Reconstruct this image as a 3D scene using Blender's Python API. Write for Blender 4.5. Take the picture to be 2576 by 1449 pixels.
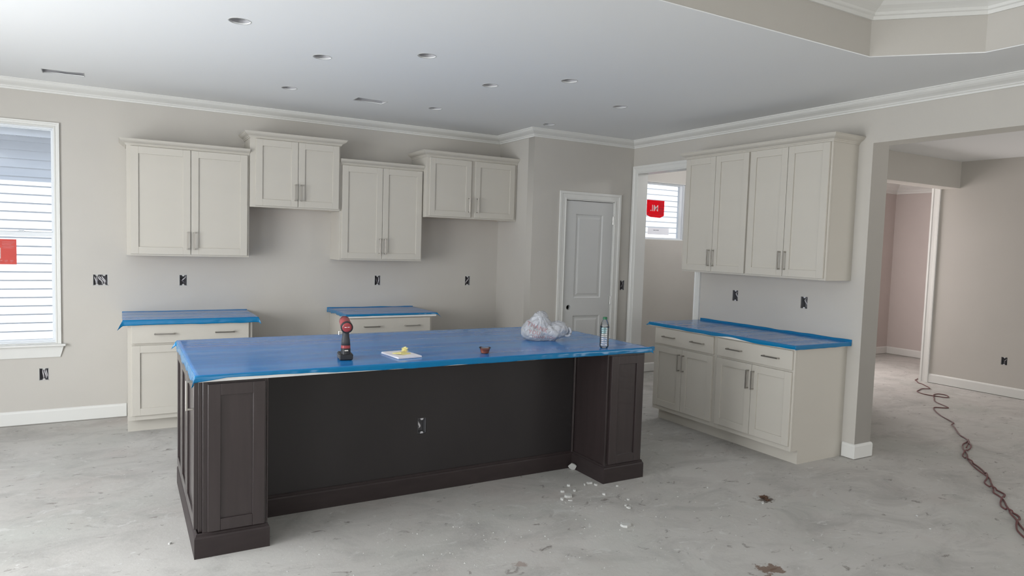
import bpy, bmesh, math, random
from mathutils import Vector, Matrix, noise
from mathutils.bvhtree import BVHTree
random.seed(7)
S = bpy.context.scene; COL = S.collection
PI = math.pi
for o_ in list(bpy.data.objects): bpy.data.objects.remove(o_)

# ---------------------------------------------------------------- camera
H = 2.763
YAW, PITCH, ROLL, FPX = -29.915, -3.637, 1.761, 1713.07
def cam_axes():
    y, p, r = (math.radians(v) for v in (YAW, PITCH, ROLL))
    f = Vector((math.sin(-y)*math.cos(p), math.cos(y)*math.cos(p), math.sin(p)))
    R = Vector((math.cos(y), math.sin(y), 0)); U = R.cross(f)
    return math.cos(r)*R + math.sin(r)*U, -math.sin(r)*R + math.cos(r)*U, f
R_, U_, F_ = cam_axes()
cd = bpy.data.cameras.new('camera'); cam = bpy.data.objects.new('camera', cd); COL.objects.link(cam)
cd.sensor_fit = 'HORIZONTAL'; cd.sensor_width = 36; cd.lens = FPX/2576*36; cd.clip_start = .05; cd.clip_end = 200
M3 = Matrix((R_, U_, -F_)).transposed()
cam.matrix_world = Matrix.Translation((0, -6.683, 1.586)) @ M3.to_4x4()
S.camera = cam
S.view_settings.view_transform = 'Standard'; S.view_settings.look = 'None'
S.view_settings.exposure = 0.08; S.view_settings.gamma = 1; S.view_settings.use_curve_mapping = False

# ---------------------------------------------------------------- world, sun, window light, added fill
w = bpy.data.worlds.new('sky'); S.world = w; w.use_nodes = True
nt = w.node_tree; nt.nodes.clear()
tc = nt.nodes.new('ShaderNodeTexCoord'); sx = nt.nodes.new('ShaderNodeSeparateXYZ')
cr = nt.nodes.new('ShaderNodeValToRGB'); bg = nt.nodes.new('ShaderNodeBackground'); ow = nt.nodes.new('ShaderNodeOutputWorld')
cr.color_ramp.elements[0].color = (.93, .96, 1, 1); cr.color_ramp.elements[1].color = (.62, .78, 1, 1)
cr.color_ramp.elements[0].position = .0; cr.color_ramp.elements[1].position = .9
nt.links.new(tc.outputs['Generated'], sx.inputs[0]); nt.links.new(sx.outputs['Z'], cr.inputs[0])
nt.links.new(cr.outputs[0], bg.inputs[0]); nt.links.new(bg.outputs[0], ow.inputs[0]); bg.inputs[1].default_value = 1.5
def sun(d, strength, col, ang):
    l = bpy.data.lights.new('sun', 'SUN'); l.energy = strength; l.color = col; l.angle = math.radians(ang)
    o = bpy.data.objects.new('sun', l); COL.objects.link(o)
    o.rotation_euler = Vector(d).to_track_quat('-Z', 'Y').to_euler(); return o
sun((-.12, .58, -.76), 6.0, (1, .96, .9), .6)
def area(name, loc, d, sx_, sy_, power, col):
    l = bpy.data.lights.new(name, 'AREA'); l.shape = 'RECTANGLE'; l.size = sx_; l.size_y = sy_; l.energy = power; l.color = col
    o = bpy.data.objects.new(name, l); COL.objects.link(o); o.location = loc
    o.rotation_euler = Vector(d).to_track_quat('-Z', 'Y').to_euler(); return o
# daylight through the real window openings outside the frame; the bedroom lamp has none
area('daylight_left_glass_door', (-2.58, -3.4, 1.2), (1, 0, -.08), 2.6, 2.1, 165, (.96, .98, 1))
area('daylight_left_window', (-2.58, -7.2, 1.45), (1, 0, .05), 2.2, 1.6, 70, (.95, .98, 1))
area('daylight_rear_window', (.6, -10.85, 1.5), (0, 1, 0), 3.4, 1.7, 34, (1, .95, .87))
area('daylight_dining_window', (7.0, -7.85, 1.5), (0, 1, 0), 2.4, 1.6, 38, (1, .97, .94))
area('bedroom_fill', (8.6, -.2, 1.5), (.2, -1, 0), 1.6, 1.4, 78, (1, .93, .92))  # added fill lamp before a closed wall, brightens the bedroom
pl = bpy.data.lights.new('laundry_fill', 'POINT'); pl.energy = 24; pl.color = (.97, .97, 1); pl.shadow_soft_size = .06  # added unseen fill light, lifts the laundry walls
plo = bpy.data.objects.new('laundry_fill', pl); COL.objects.link(plo); plo.location = (6.2, -1.2, 2.62)

# ---------------------------------------------------------------- materials
MATS = {}
def mat(name, col, rough=.5, metal=0, spec=.5, vary=0, vscale=(3, 3, 3), bump=0, bscale=200, coat=0, trans=0, ior=1.45, alpha=1, emit=None):
    m = bpy.data.materials.new(name); m.use_nodes = True; n = m.node_tree; b = n.nodes['Principled BSDF']
    b.inputs['Base Color'].default_value = (*col, 1); b.inputs['Roughness'].default_value = rough
    b.inputs['Metallic'].default_value = metal; b.inputs['Specular IOR Level'].default_value = spec
    b.inputs['Coat Weight'].default_value = coat; b.inputs['Transmission Weight'].default_value = trans
    b.inputs['IOR'].default_value = ior; b.inputs['Alpha'].default_value = alpha
    c = n.nodes.new('ShaderNodeTexCoord')
    if vary:
        mp = n.nodes.new('ShaderNodeMapping'); mp.inputs['Scale'].default_value = vscale
        t = n.nodes.new('ShaderNodeTexNoise'); t.inputs['Scale'].default_value = 1; t.inputs['Detail'].default_value = 5
        r = n.nodes.new('ShaderNodeMapRange'); r.inputs[1].default_value = .3; r.inputs[2].default_value = .7
        r.inputs[3].default_value = 1-vary; r.inputs[4].default_value = 1+vary
        x = n.nodes.new('ShaderNodeVectorMath'); x.operation = 'SCALE'; x.inputs[0].default_value = col
        n.links.new(c.outputs['Object'], mp.inputs[0]); n.links.new(mp.outputs[0], t.inputs[0]); n.links.new(t.outputs[0], r.inputs[0])
        n.links.new(r.outputs[0], x.inputs['Scale']); n.links.new(x.outputs[0], b.inputs['Base Color'])
    if bump:
        t = n.nodes.new('ShaderNodeTexNoise'); t.inputs['Scale'].default_value = bscale; t.inputs['Detail'].default_value = 2
        bp = n.nodes.new('ShaderNodeBump'); bp.inputs['Strength'].default_value = bump; bp.inputs['Distance'].default_value = .002
        n.links.new(c.outputs['Object'], t.inputs[0]); n.links.new(t.outputs[0], bp.inputs['Height']); n.links.new(bp.outputs[0], b.inputs['Normal'])
    MATS[name] = m; return m
WALL = mat('wall_paint', (.52, .498, .46), .55, bump=.15, vary=.015, spec=.35)
WALL_WARMLIT = mat('wall_paint_warm_light', (.55, .495, .47), .6, bump=.15, vary=.015, spec=.3)  # same wall paint, with warm pinkish light mixed into the colour
CEIL = mat('ceiling_paint', (.80, .81, .81), .8, bump=.12, bscale=150, spec=.2)
TRIM = mat('trim_paint', (.70, .70, .675), .38, vary=.01)
DOORM = mat('door_paint', (.58, .585, .575), .45, vary=.01)
CAB = mat('cabinet_paint', (.535, .508, .455), .4, vary=.012, vscale=(2, 2, 6))
CABIN = mat('cabinet_underside_wood', (.50, .33, .24), .6, vary=.08, vscale=(3, 40, 3))
ESP = mat('espresso_wood', (.034, .025, .025), .30, spec=.6, vary=.12, vscale=(45, 45, 3), bump=.03, coat=.2, bscale=90)
ESPM = mat('espresso_moulding', (.032, .024, .024), .5, spec=.35, vary=.1, vscale=(10, 10, 30))
ESPD = mat('espresso_panel', (.022, .019, .0195), .5, vary=.12, vscale=(3, 3, 1.2), bump=.05)
NICK = mat('brushed_nickel', (.42, .40, .37), .35, metal=1)
QUARTZ = mat('quartz', (.80, .80, .78), .25, vary=.02)
DARK = mat('dark_box_plastic', (.05, .045, .055), .6)
BOXB = mat('grey_box_plastic', (.16, .16, .17), .5)
WIRE = mat('wire_jacket', (.62, .60, .62), .45)
WIRED = mat('dark_wire_jacket', (.12, .11, .12), .45)
TIN = mat('galvanised_tin', (.55, .55, .57), .6, metal=.2)
DRY = mat('raw_drywall', (.52, .52, .50), .9, bump=.4, bscale=120)
VINYL = mat('window_vinyl', (.74, .77, .80), .35)
SID = mat('vinyl_siding', (.80, .83, .88), .5)
BLACK = mat('black_rubber', (.018, .018, .02), .5)
GREY = mat('dark_grey_rubber', (.04, .042, .045), .6)
RED = mat('tool_red_plastic', (.30, .045, .05), .38)
DRED = mat('dark_red_plastic', (.13, .02, .025), .42)
SILV = mat('steel', (.75, .75, .74), .25, metal=1)
PAPER = mat('paper', (.82, .80, .84), .8)
YEL = mat('yellow_paper', (.80, .72, .30), .8)
CREAM = mat('yellow_cream_paper', (.84, .76, .36), .6)
SAUCE = mat('red_brown_sauce', (.55, .19, .11), .25)
GREEN = mat('green_cap', (.01, .12, .05), .4)
STRED = mat('red_sticker', (.80, .035, .05), .6)
STRD2 = mat('dark_red_print', (.25, .02, .04), .6)
STWH = mat('white_print', (.9, .88, .88), .6)
SALM = mat('sun_bleached_red_sticker', (.86, .33, .30), .6)
SALD = mat('sticker_small_print', (.62, .22, .22), .6)
BAGPR = mat('bag_lettering', (.42, .26, .28), .6)
CORD = mat('red_brown_cord', (.14, .055, .055), .5)
SOIL = mat('dry_leaf', (.10, .055, .035), .9)
ROOFM = mat('roof_board', (.25, .25, .25), .9)
GRND = mat('bare_soil', (.36, .34, .31), .95, vary=.3, vscale=(2, 2, 2))

def glassy(name, col, rough, mixf):
    m = bpy.data.materials.new(name); m.use_nodes = True; n = m.node_tree; n.nodes.clear()
    t = n.nodes.new('ShaderNodeBsdfTransparent'); t.inputs[0].default_value = (*col, 1)
    g = n.nodes.new('ShaderNodeBsdfGlossy'); g.inputs['Roughness'].default_value = rough
    fr = n.nodes.new('ShaderNodeFresnel'); fr.inputs[0].default_value = 1.45
    ml = n.nodes.new('ShaderNodeMath'); ml.operation = 'MULTIPLY'; ml.inputs[1].default_value = mixf
    x = n.nodes.new('ShaderNodeMixShader'); o = n.nodes.new('ShaderNodeOutputMaterial')
    n.links.new(fr.outputs[0], ml.inputs[0]); n.links.new(ml.outputs[0], x.inputs[0]); n.links.new(t.outputs[0], x.inputs[1]); n.links.new(g.outputs[0], x.inputs[2]); n.links.new(x.outputs[0], o.inputs[0])
    return m
def translucent(name, col):
    m = bpy.data.materials.new(name); m.use_nodes = True; n = m.node_tree; n.nodes.clear()
    d = n.nodes.new('ShaderNodeBsdfDiffuse'); t = n.nodes.new('ShaderNodeBsdfTranslucent'); d.inputs[0].default_value = t.inputs[0].default_value = (*col, 1)
    x = n.nodes.new('ShaderNodeMixShader'); x.inputs[0].default_value = .65; o = n.nodes.new('ShaderNodeOutputMaterial')
    n.links.new(d.outputs[0], x.inputs[1]); n.links.new(t.outputs[0], x.inputs[2]); n.links.new(x.outputs[0], o.inputs[0]); return m
STRED = translucent('red_sticker', (.85, .03, .05)); SALM = translucent('sun_bleached_red_sticker', (.85, .25, .22)); STWH2 = translucent('white_sticker_print', (.95, .93, .93))
GLASS = glassy('window_glass', (.97, .985, 1), .02, .8)
PET = glassy('clear_plastic', (.96, .97, .98), .12, 2.4)
CUPM = glassy('thin_clear_cup', (.97, .96, .95), .1, 1.0)
PETL = glassy('teal_label_film', (.55, .82, .86), .2, 1.8)

def floor_material():
    m = bpy.data.materials.new('smeared_concrete'); m.use_nodes = True; n = m.node_tree; b = n.nodes['Principled BSDF']
    L = n.links.new; c = n.nodes.new('ShaderNodeTexCoord')
    def tex(scale, detail=6, rough=.6, dist=0, sc=(1, 1, 1), loc=(0, 0, 0), rot=0):
        mp = n.nodes.new('ShaderNodeMapping'); mp.inputs['Scale'].default_value = sc; mp.inputs['Location'].default_value = loc; mp.inputs['Rotation'].default_value = (0, 0, rot)
        t = n.nodes.new('ShaderNodeTexNoise'); t.inputs['Scale'].default_value = scale; t.inputs['Detail'].default_value = detail
        t.inputs['Roughness'].default_value = rough; t.inputs['Distortion'].default_value = dist
        L(c.outputs['Object'], mp.inputs[0]); L(mp.outputs[0], t.inputs[0]); return t.outputs[0]
    def ramp(v, a, b_, lo=0, hi=1):
        r = n.nodes.new('ShaderNodeMapRange'); r.inputs[1].default_value = a; r.inputs[2].default_value = b_; r.inputs[3].default_value = lo; r.inputs[4].default_value = hi
        L(v, r.inputs[0]); return r.outputs[0]
    def mix(f, a, b_):
        x = n.nodes.new('ShaderNodeMix'); x.data_type = 'RGBA'; L(f, x.inputs[0])
        for i, v in ((6, a), (7, b_)):
            if isinstance(v, tuple): x.inputs[i].default_value = (*v, 1)
            else: L(v, x.inputs[i])
        return x.outputs[2]
    def mul(a, b_):
        x = n.nodes.new('ShaderNodeMath'); x.operation = 'MULTIPLY'
        for i, v in enumerate((a, b_)):
            if isinstance(v, (int, float)): x.inputs[i].default_value = v
            else: L(v, x.inputs[i])
        return x.outputs[0]
    col = mix(ramp(tex(.55, 5), .35, .65), (.44, .425, .40), (.55, .535, .51))
    col = mix(mul(ramp(tex(.9, 5, loc=(4, 2, 0)), .5, .68), .45), col, (.40, .42, .385))
    col = mix(mul(ramp(tex(1.3, 5, loc=(9, 5, 0)), .54, .72), .4), col, (.45, .385, .36))
    col = mix(mul(ramp(tex(2.0, 9, .72, .8, (1, 1.5, 1), (2, 7, 0), .5), .47, .72), .7), col, (.30, .29, .275))
    # trowelled plaster smears
    col = mix(mul(ramp(tex(3.6, 9, .72, 1.6, (1, 1.5, 1), (3, 1, 0), .35), .585, .66), .5), col, (.60, .60, .58))
    col = mix(mul(ramp(tex(9, 6, .65, 1.2, (1, 1.5, 1), (8, 3, 0), -.6), .645, .69), .65), col, (.64, .64, .62))
    # dirt marks
    col = mix(mul(ramp(tex(8.5, 7, .7, .8, (1, 1.6, 1), (1, 9, 0), .9), .605, .68), .8), col, (.17, .15, .135))
    # specks
    for sc, th, colr, off in ((26, .085, (.72, .72, .70), 0), (17, .045, (.10, .09, .085), 5)):
        mp = n.nodes.new('ShaderNodeMapping'); mp.inputs['Location'].default_value = (off, off, 0); mp.inputs['Scale'].default_value = (1, 1.5, .0)
        v = n.nodes.new('ShaderNodeTexVoronoi'); v.inputs['Scale'].default_value = sc; L(c.outputs['Object'], mp.inputs[0]); L(mp.outputs[0], v.inputs[0])
        gate = ramp(tex(1.7, 4, loc=(off+1, 3, 0)), .44, .54)
        wn = n.nodes.new('ShaderNodeSeparateColor'); L(v.outputs['Color'], wn.inputs[0])
        g2 = ramp(wn.outputs[0], .62, .64)
        col = mix(mul(mul(ramp(v.outputs['Distance'], th, th*.7, 0, 1), g2), gate), col, colr)
    # a few larger stains where they lie
    for (px, py, r, cc) in ((3.60, -3.80, .10, (.085, .06, .045)), (2.82, -4.47, .11, (.14, .075, .045)), (1.42, -4.02, .09, (.30, .22, .19)), (1.72, -3.86, .06, (.33, .27, .24)), (2.1, -4.35, .05, (.2, .18, .16))):
        mp = n.nodes.new('ShaderNodeMapping'); mp.vector_type = 'POINT'; mp.inputs['Location'].default_value = (-px/r, -py/r*1.6, 0); mp.inputs['Scale'].default_value = (1/r, 1.6/r, 0)
        ln = n.nodes.new('ShaderNodeVectorMath'); ln.operation = 'LENGTH'; L(c.outputs['Object'], mp.inputs[0]); L(mp.outputs[0], ln.inputs[0])
        sm = n.nodes.new('ShaderNodeMath'); sm.operation = 'ADD'; L(ln.outputs['Value'], sm.inputs[0]); L(ramp(tex(16, 6, .7), .3, .7, -.9, .9), sm.inputs[1])
        col = mix(mul(ramp(sm.outputs[0], .75, .5, 0, 1), .8), col, cc)
    # hairline crack
    L(col, b.inputs['Base Color']); L(ramp(tex(3, 5), .3, .7, .62, .85), b.inputs['Roughness'])
    b.inputs['Specular IOR Level'].default_value = .3
    bp = n.nodes.new('ShaderNodeBump'); bp.inputs['Strength'].default_value = .35; bp.inputs['Distance'].default_value = .004
    L(tex(28, 8, .7), bp.inputs['Height']); L(bp.outputs[0], b.inputs['Normal']); return m
FLOOR = floor_material()

def film_material():
    m = bpy.data.materials.new('blue_protective_film'); m.use_nodes = True; n = m.node_tree; b = n.nodes['Principled BSDF']; L = n.links.new
    c = n.nodes.new('ShaderNodeTexCoord')
    def tex(sc, scale, det=5, loc=(0, 0, 0)):
        mp = n.nodes.new('ShaderNodeMapping'); mp.inputs['Scale'].default_value = sc; mp.inputs['Location'].default_value = loc
        t = n.nodes.new('ShaderNodeTexNoise'); t.inputs['Scale'].default_value = scale; t.inputs['Detail'].default_value = det
        L(c.outputs['Object'], mp.inputs[0]); L(mp.outputs[0], t.inputs[0]); return t.outputs[0]
    def ramp(v, a, b_, lo, hi):
        r = n.nodes.new('ShaderNodeMapRange'); r.inputs[1].default_value = a; r.inputs[2].default_value = b_; r.inputs[3].default_value = lo; r.inputs[4].default_value = hi
        L(v, r.inputs[0]); return r.outputs[0]
    x = n.nodes.new('ShaderNodeMix'); x.data_type = 'RGBA'; x.inputs[6].default_value = (.002, .165, .50, 1); x.inputs[7].default_value = (.02, .23, .60, 1)
    L(ramp(tex((.3, 5, 5), 1.0, 4), .38, .64, 0, 1), x.inputs[0])
    y = n.nodes.new('ShaderNodeMix'); y.data_type = 'RGBA'; y.inputs[7].default_value = (.06, .19, .54, 1)
    L(x.outputs[2], y.inputs[6]); L(ramp(tex((.25, 4, 4), 1.0, 4, (3, 2, 0)), .5, .72, 0, .6), y.inputs[0])
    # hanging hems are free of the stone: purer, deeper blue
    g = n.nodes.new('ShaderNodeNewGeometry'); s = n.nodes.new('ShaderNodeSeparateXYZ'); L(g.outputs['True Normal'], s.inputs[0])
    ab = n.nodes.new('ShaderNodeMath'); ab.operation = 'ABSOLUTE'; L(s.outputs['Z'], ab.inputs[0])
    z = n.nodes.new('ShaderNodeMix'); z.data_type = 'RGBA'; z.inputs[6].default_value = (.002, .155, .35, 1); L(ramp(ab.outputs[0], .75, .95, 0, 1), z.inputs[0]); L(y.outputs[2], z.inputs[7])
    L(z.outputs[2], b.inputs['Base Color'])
    L(ramp(tex((.6, 10, 10), 1.5, 4, (7, 0, 0)), .35, .65, .10, .24), b.inputs['Roughness'])
    b.inputs['Specular IOR Level'].default_value = .42
    bp = n.nodes.new('ShaderNodeBump'); bp.inputs['Strength'].default_value = .07; bp.inputs['Distance'].default_value = .004
    L(tex((.8, 16, 16), 1, 4), bp.inputs['Height']); L(bp.outputs[0], b.inputs['Normal']); return m
FILM = film_material()

def bag_material():
    m = bpy.data.materials.new('thin_white_plastic'); m.use_nodes = True; n = m.node_tree; n.nodes.clear(); L = n.links.new
    d = n.nodes.new('ShaderNodeBsdfDiffuse'); d.inputs[0].default_value = (.74, .75, .78, 1)
    t = n.nodes.new('ShaderNodeBsdfTranslucent'); t.inputs[0].default_value = (.8, .8, .84, 1)
    tr = n.nodes.new('ShaderNodeBsdfTransparent')
    g = n.nodes.new('ShaderNodeBsdfGlossy'); g.inputs['Roughness'].default_value = .25
    fr = n.nodes.new('ShaderNodeFresnel')
    a = n.nodes.new('ShaderNodeMixShader'); a.inputs[0].default_value = .4; b = n.nodes.new('ShaderNodeMixShader'); c = n.nodes.new('ShaderNodeMixShader'); b.inputs[0].default_value = .07
    L(d.outputs[0], a.inputs[1]); L(t.outputs[0], a.inputs[2]); L(a.outputs[0], b.inputs[1]); L(tr.outputs[0], b.inputs[2])
    L(fr.outputs[0], c.inputs[0]); L(b.outputs[0], c.inputs[1]); L(g.outputs[0], c.inputs[2])
    o = n.nodes.new('ShaderNodeOutputMaterial'); L(c.outputs[0], o.inputs[0])
    tc = n.nodes.new('ShaderNodeTexCoord'); v = n.nodes.new('ShaderNodeTexVoronoi'); v.inputs['Scale'].default_value = 22; v.feature = 'DISTANCE_TO_EDGE'
    nz = n.nodes.new('ShaderNodeTexNoise'); nz.inputs['Scale'].default_value = 14; nz.inputs['Detail'].default_value = 4; nz.inputs['Distortion'].default_value = 1.5
    ad = n.nodes.new('ShaderNodeMath'); ad.operation = 'ADD'
    L(tc.outputs['Object'], v.inputs[0]); L(tc.outputs['Object'], nz.inputs[0]); L(v.outputs[0], ad.inputs[0]); L(nz.outputs[0], ad.inputs[1])
    bp = n.nodes.new('ShaderNodeBump'); bp.inputs['Strength'].default_value = .7; bp.inputs['Distance'].default_value = .02
    L(ad.outputs[0], bp.inputs['Height'])
    for q in (d, t, g): L(bp.outputs[0], q.inputs['Normal'])
    return m
BAG = bag_material()

# ---------------------------------------------------------------- helpers
def link(name, me, m, parent=None, loc=None, rz=None):
    o = bpy.data.objects.new(name, me); COL.objects.link(o)
    if m is not None and not me.materials: me.materials.append(m)
    if parent: o.parent = parent
    if loc: o.location = loc
    if rz: o.rotation_euler[2] = rz
    return o
def tag(o, label=None, cat=None, group=None, kind=None):
    for k, v in (('label', label), ('category', cat), ('group', group), ('kind', kind)):
        if v: o[k] = v
    return o
def empty(name, loc, rz=0, **k):
    o = bpy.data.objects.new(name, None); COL.objects.link(o); o.empty_display_size = .1; o.location = loc; o.rotation_euler[2] = rz
    return tag(o, **k)
def structure(o): o['kind'] = 'structure'; return o
def box(bm, x0, x1, y0, y1, z0, z1):
    if x0 > x1: x0, x1 = x1, x0
    if y0 > y1: y0, y1 = y1, y0
    if z0 > z1: z0, z1 = z1, z0
    v = [bm.verts.new((x, y, z)) for x in (x0, x1) for y in (y0, y1) for z in (z0, z1)]
    for f in ((0, 1, 3, 2), (4, 6, 7, 5), (0, 4, 5, 1), (2, 3, 7, 6), (0, 2, 6, 4), (1, 5, 7, 3)): bm.faces.new([v[i] for i in f])
def done(bm, name, m, parent=None, bevel=0, smooth=False, seg=1, **k):
    if bevel:
        bmesh.ops.bevel(bm, geom=list(bm.edges), offset=bevel, segments=seg, affect='EDGES', profile=.6, clamp_overlap=True)
    bmesh.ops.recalc_face_normals(bm, faces=bm.faces)
    me = bpy.data.meshes.new(name); bm.to_mesh(me); bm.free()
    if smooth: me.polygons.foreach_set('use_smooth', [True]*len(me.polygons))
    return link(name, me, m, parent, **k)
def boxes(name, m, L, parent=None, bevel=0, **k):
    bm = bmesh.new()
    for b in L: box(bm, *b)
    return done(bm, name, m, parent, bevel, **k)
def plate_mesh(name, outline, holes, t):
    """flat plate in XY with holes, thickness t centred on z=0"""
    cu = bpy.data.curves.new(name, 'CURVE'); cu.dimensions = '2D'; cu.fill_mode = 'BOTH'; cu.extrude = t/2
    for pts in [outline]+holes:
        s = cu.splines.new('POLY'); s.points.add(len(pts)-1); s.use_cyclic_u = True
        for i, p in enumerate(pts): s.points[i].co = (p[0], p[1], 0, 1)
    o = bpy.data.objects.new('t', cu); COL.objects.link(o)
    dg = bpy.context.evaluated_depsgraph_get(); me = bpy.data.meshes.new_from_object(o.evaluated_get(dg))
    bpy.data.objects.remove(o); bpy.data.curves.remove(cu); me.name = name; me.materials.clear(); return me
def plate(name, m, outline, holes, t, mw, parent=None):
    me = plate_mesh(name, outline, holes, t); me.transform(mw); return link(name, me, m, parent)
def rect(a, b, c, d): return [(a, c), (b, c), (b, d), (a, d)]
def wallY(name, m, outline, holes, y0, y1, parent=None):   # wall in XZ plane between y0,y1
    mw = Matrix.Translation((0, (y0+y1)/2, 0)) @ Matrix(((1, 0, 0, 0), (0, 0, 1, 0), (0, 1, 0, 0), (0, 0, 0, 1)))
    return plate(name, m, outline, holes, abs(y1-y0), mw, parent)
def wallX(name, m, outline, holes, x0, x1, parent=None):   # wall in YZ plane
    mw = Matrix.Translation(((x0+x1)/2, 0, 0)) @ Matrix(((0, 0, 1, 0), (1, 0, 0, 0), (0, 1, 0, 0), (0, 0, 0, 1)))
    return plate(name, m, outline, holes, abs(x1-x0), mw, parent)
def sweep(bm, path, prof, side=1, closed=False):
    """path: 2D points; prof: (offset, z) closed polygon; offset goes to the left*side of the path"""
    n = len(path); rings = []
    for i, p in enumerate(path):
        p = Vector(p)
        def nrm(a, b): d = (Vector(b)-Vector(a)).normalized(); return Vector((-d.y, d.x))*side
        if closed or 0 < i < n-1:
            n1 = nrm(path[i-1], path[i]); n2 = nrm(path[i], path[(i+1) % n]); mnl = (n1+n2); q = mnl/ (1+n1.dot(n2))
        elif i == 0: q = nrm(path[0], path[1])
        else: q = nrm(path[-2], path[-1])
        rings.append([bm.verts.new((p.x+q.x*o, p.y+q.y*o, z)) for o, z in prof])
    k = len(prof)
    for i in range(n if closed else n-1):
        a, b = rings[i], rings[(i+1) % n]
        for j in range(k): bm.faces.new((a[j], a[(j+1) % k], b[(j+1) % k], b[j]))
    if not closed: bm.faces.new(rings[0]); bm.faces.new(rings[-1][::-1])
def crown(name, m, path, top, drop, out, side=1, parent=None, closed=False):
    s = lambda a, b: (out*a, top-drop*b)
    prof = [(0, top), s(1, 0), s(1, .10), s(.93, .12), s(.9, .2), s(.80, .34), s(.62, .48), s(.42, .58), s(.26, .68), s(.22, .76), s(.22, .80), s(.13, .84), s(.11, 1), (0, top-drop)]
    bm = bmesh.new(); sweep(bm, path, prof, side, closed); return done(bm, name, m, parent)
BASEH = .118
def base(name, path, side=1, m=None, parent=None):
    prof = [(0, .007), (.014, .007), (.014, BASEH-.018), (.010, BASEH-.006), (.004, BASEH), (0, BASEH)]
    bm = bmesh.new(); sweep(bm, path, prof, side); return structure(done(bm, name, m or TRIM, parent))
def tube(bm, pts, r, seg=8, cap=True):
    pts = [Vector(p) for p in pts]; rings = []; up = Vector((0, 0, 1))
    for i, p in enumerate(pts):
        d = (pts[min(i+1, len(pts)-1)]-pts[max(i-1, 0)]).normalized()
        a = d.cross(up) if abs(d.dot(up)) < .95 else d.cross(Vector((1, 0, 0))); a.normalize(); b = d.cross(a)
        rr = r[i] if isinstance(r, (list, tuple)) else r
        rings.append([bm.verts.new(p+a*math.cos(t*2*PI/seg)*rr+b*math.sin(t*2*PI/seg)*rr) for t in range(seg)])
    for i in range(len(pts)-1):
        for j in range(seg): bm.faces.new((rings[i][j], rings[i][(j+1) % seg], rings[i+1][(j+1) % seg], rings[i+1][j]))
    if cap: bm.faces.new(rings[0][::-1]); bm.faces.new(rings[-1])
def smooth_path(pts, sub=6):
    P = [Vector(p) for p in pts]; P = [P[0]]+P+[P[-1]]; out = []
    for i in range(1, len(P)-2):
        for k in range(sub):
            t = k/sub; a, b, c, d = P[i-1], P[i], P[i+1], P[i+2]
            out.append(.5*((2*b)+(c-a)*t+(2*a-5*b+4*c-d)*t*t+(3*b-a-3*c+d)*t**3))
    out.append(P[-2]); return out
def lathe(bm, prof, seg=28, cx=0, cy=0, ribs=None):
    rings = [[bm.verts.new((cx+r*math.cos(2*PI*k/seg), cy+r*math.sin(2*PI*k/seg), z)) for k in range(seg)] for r, z in prof]
    for i in range(len(rings)-1):
        for j in range(seg): bm.faces.new((rings[i][j], rings[i][(j+1) % seg], rings[i+1][(j+1) % seg], rings[i+1][j]))
    return rings
def text_mesh(txt, size, name, m, mw, parent, ext=.0005, bold=0):
    cu = bpy.data.curves.new(name, 'FONT'); cu.body = txt; cu.size = size; cu.extrude = ext; cu.offset = bold; cu.align_x = 'CENTER'; cu.align_y = 'CENTER'
    o = bpy.data.objects.new('t', cu); COL.objects.link(o); dg = bpy.context.evaluated_depsgraph_get()
    me = bpy.data.meshes.new_from_object(o.evaluated_get(dg)); bpy.data.objects.remove(o); bpy.data.curves.remove(cu); me.materials.clear()
    me.transform(mw); me.name = name; return link(name, me, m, parent)

# ================================================================= SETTING
XL, YB = -2.6, -10.9            # hidden left and rear walls
XR, XR2 = 4.937, 5.139          # right wall faces
X2 = 8.908; YH = -2.113; YW = -1.90
YP = -.726; XP = 3.641
X3 = 10.865; YD = -7.9
floor_pts = rect(XL-.2, X3+.2, YB-.2, .15)
structure(boxes('floor', FLOOR, [(XL-.2, X3+.2, YB-.2, .13, -.12, 0)]))

# outlet openings cut in the walls: (u0,u1,z0,z1)
OUTB = [(-.203, -.099, 1.140, 1.229), (.449, .506, 1.136, 1.228), (2.234, 2.292, 1.134, 1.230), (3.252, 3.309, 1.130, 1.228), (-.583, -.522, .362, .458)]
OUTR = [(-2.287, -2.222, 1.130, 1.228), (-3.022, -2.957, 1.130, 1.228)]
OUTP = (4.812, 4.872, 1.119, 1.226)
OUT2 = (-2.765, -2.70, .365, .455)
OUTI = (1.618, 1.676, .376, .474)
WX0, WX1, WZ0, WZ1 = -1.36, -.463, .66, 2.42      # kitchen window opening
LX0, LX1, LZ0, LZ1 = 5.53, 6.437, 1.706, 2.441     # laundry window opening
TOP = 3.3
structure(wallY('wall_back', WALL, rect(XL-.15, X3+.2, 0, TOP), [rect(WX0, WX1, WZ0, WZ1), rect(LX0, LX1, LZ0, LZ1)]+[rect(*o) for o in OUTB], 0, .13))
structure(wallX('wall_left', WALL, rect(YB-.13, .13, 0, TOP), [rect(-4.9, -2.3, .05, 2.25), rect(-8.3, -6.1, .65, 2.25)], XL-.13, XL))
structure(wallY('wall_rear', WALL, rect(XL-.13, XR2, 0, TOP), [rect(-1.1, 2.3, .65, 2.35)], YB-.13, YB))
XL2 = 5.065
structure(wallX('wall_right', WALL, [(-1.9, 0), (-1.9, H), (YB, H), (YB, 0), (-7.2, 0), (-7.2, 2.436), (-3.511, 2.436), (-3.511, 0)], [rect(*o) for o in OUTR], XR, XR2))
structure(wallX('wall_right_far', WALL, [(.0, 0), (0, H), (-1.9, H), (-1.9, 0), (-1.755, 0), (-1.755, 2.425), (-.80, 2.425), (-.80, 0)], [], XR, XL2))
structure(wallX('wall_pantry_side', WALL, rect(YP+.1145, 0, 0, H), [], XP, XP+.115))
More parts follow.
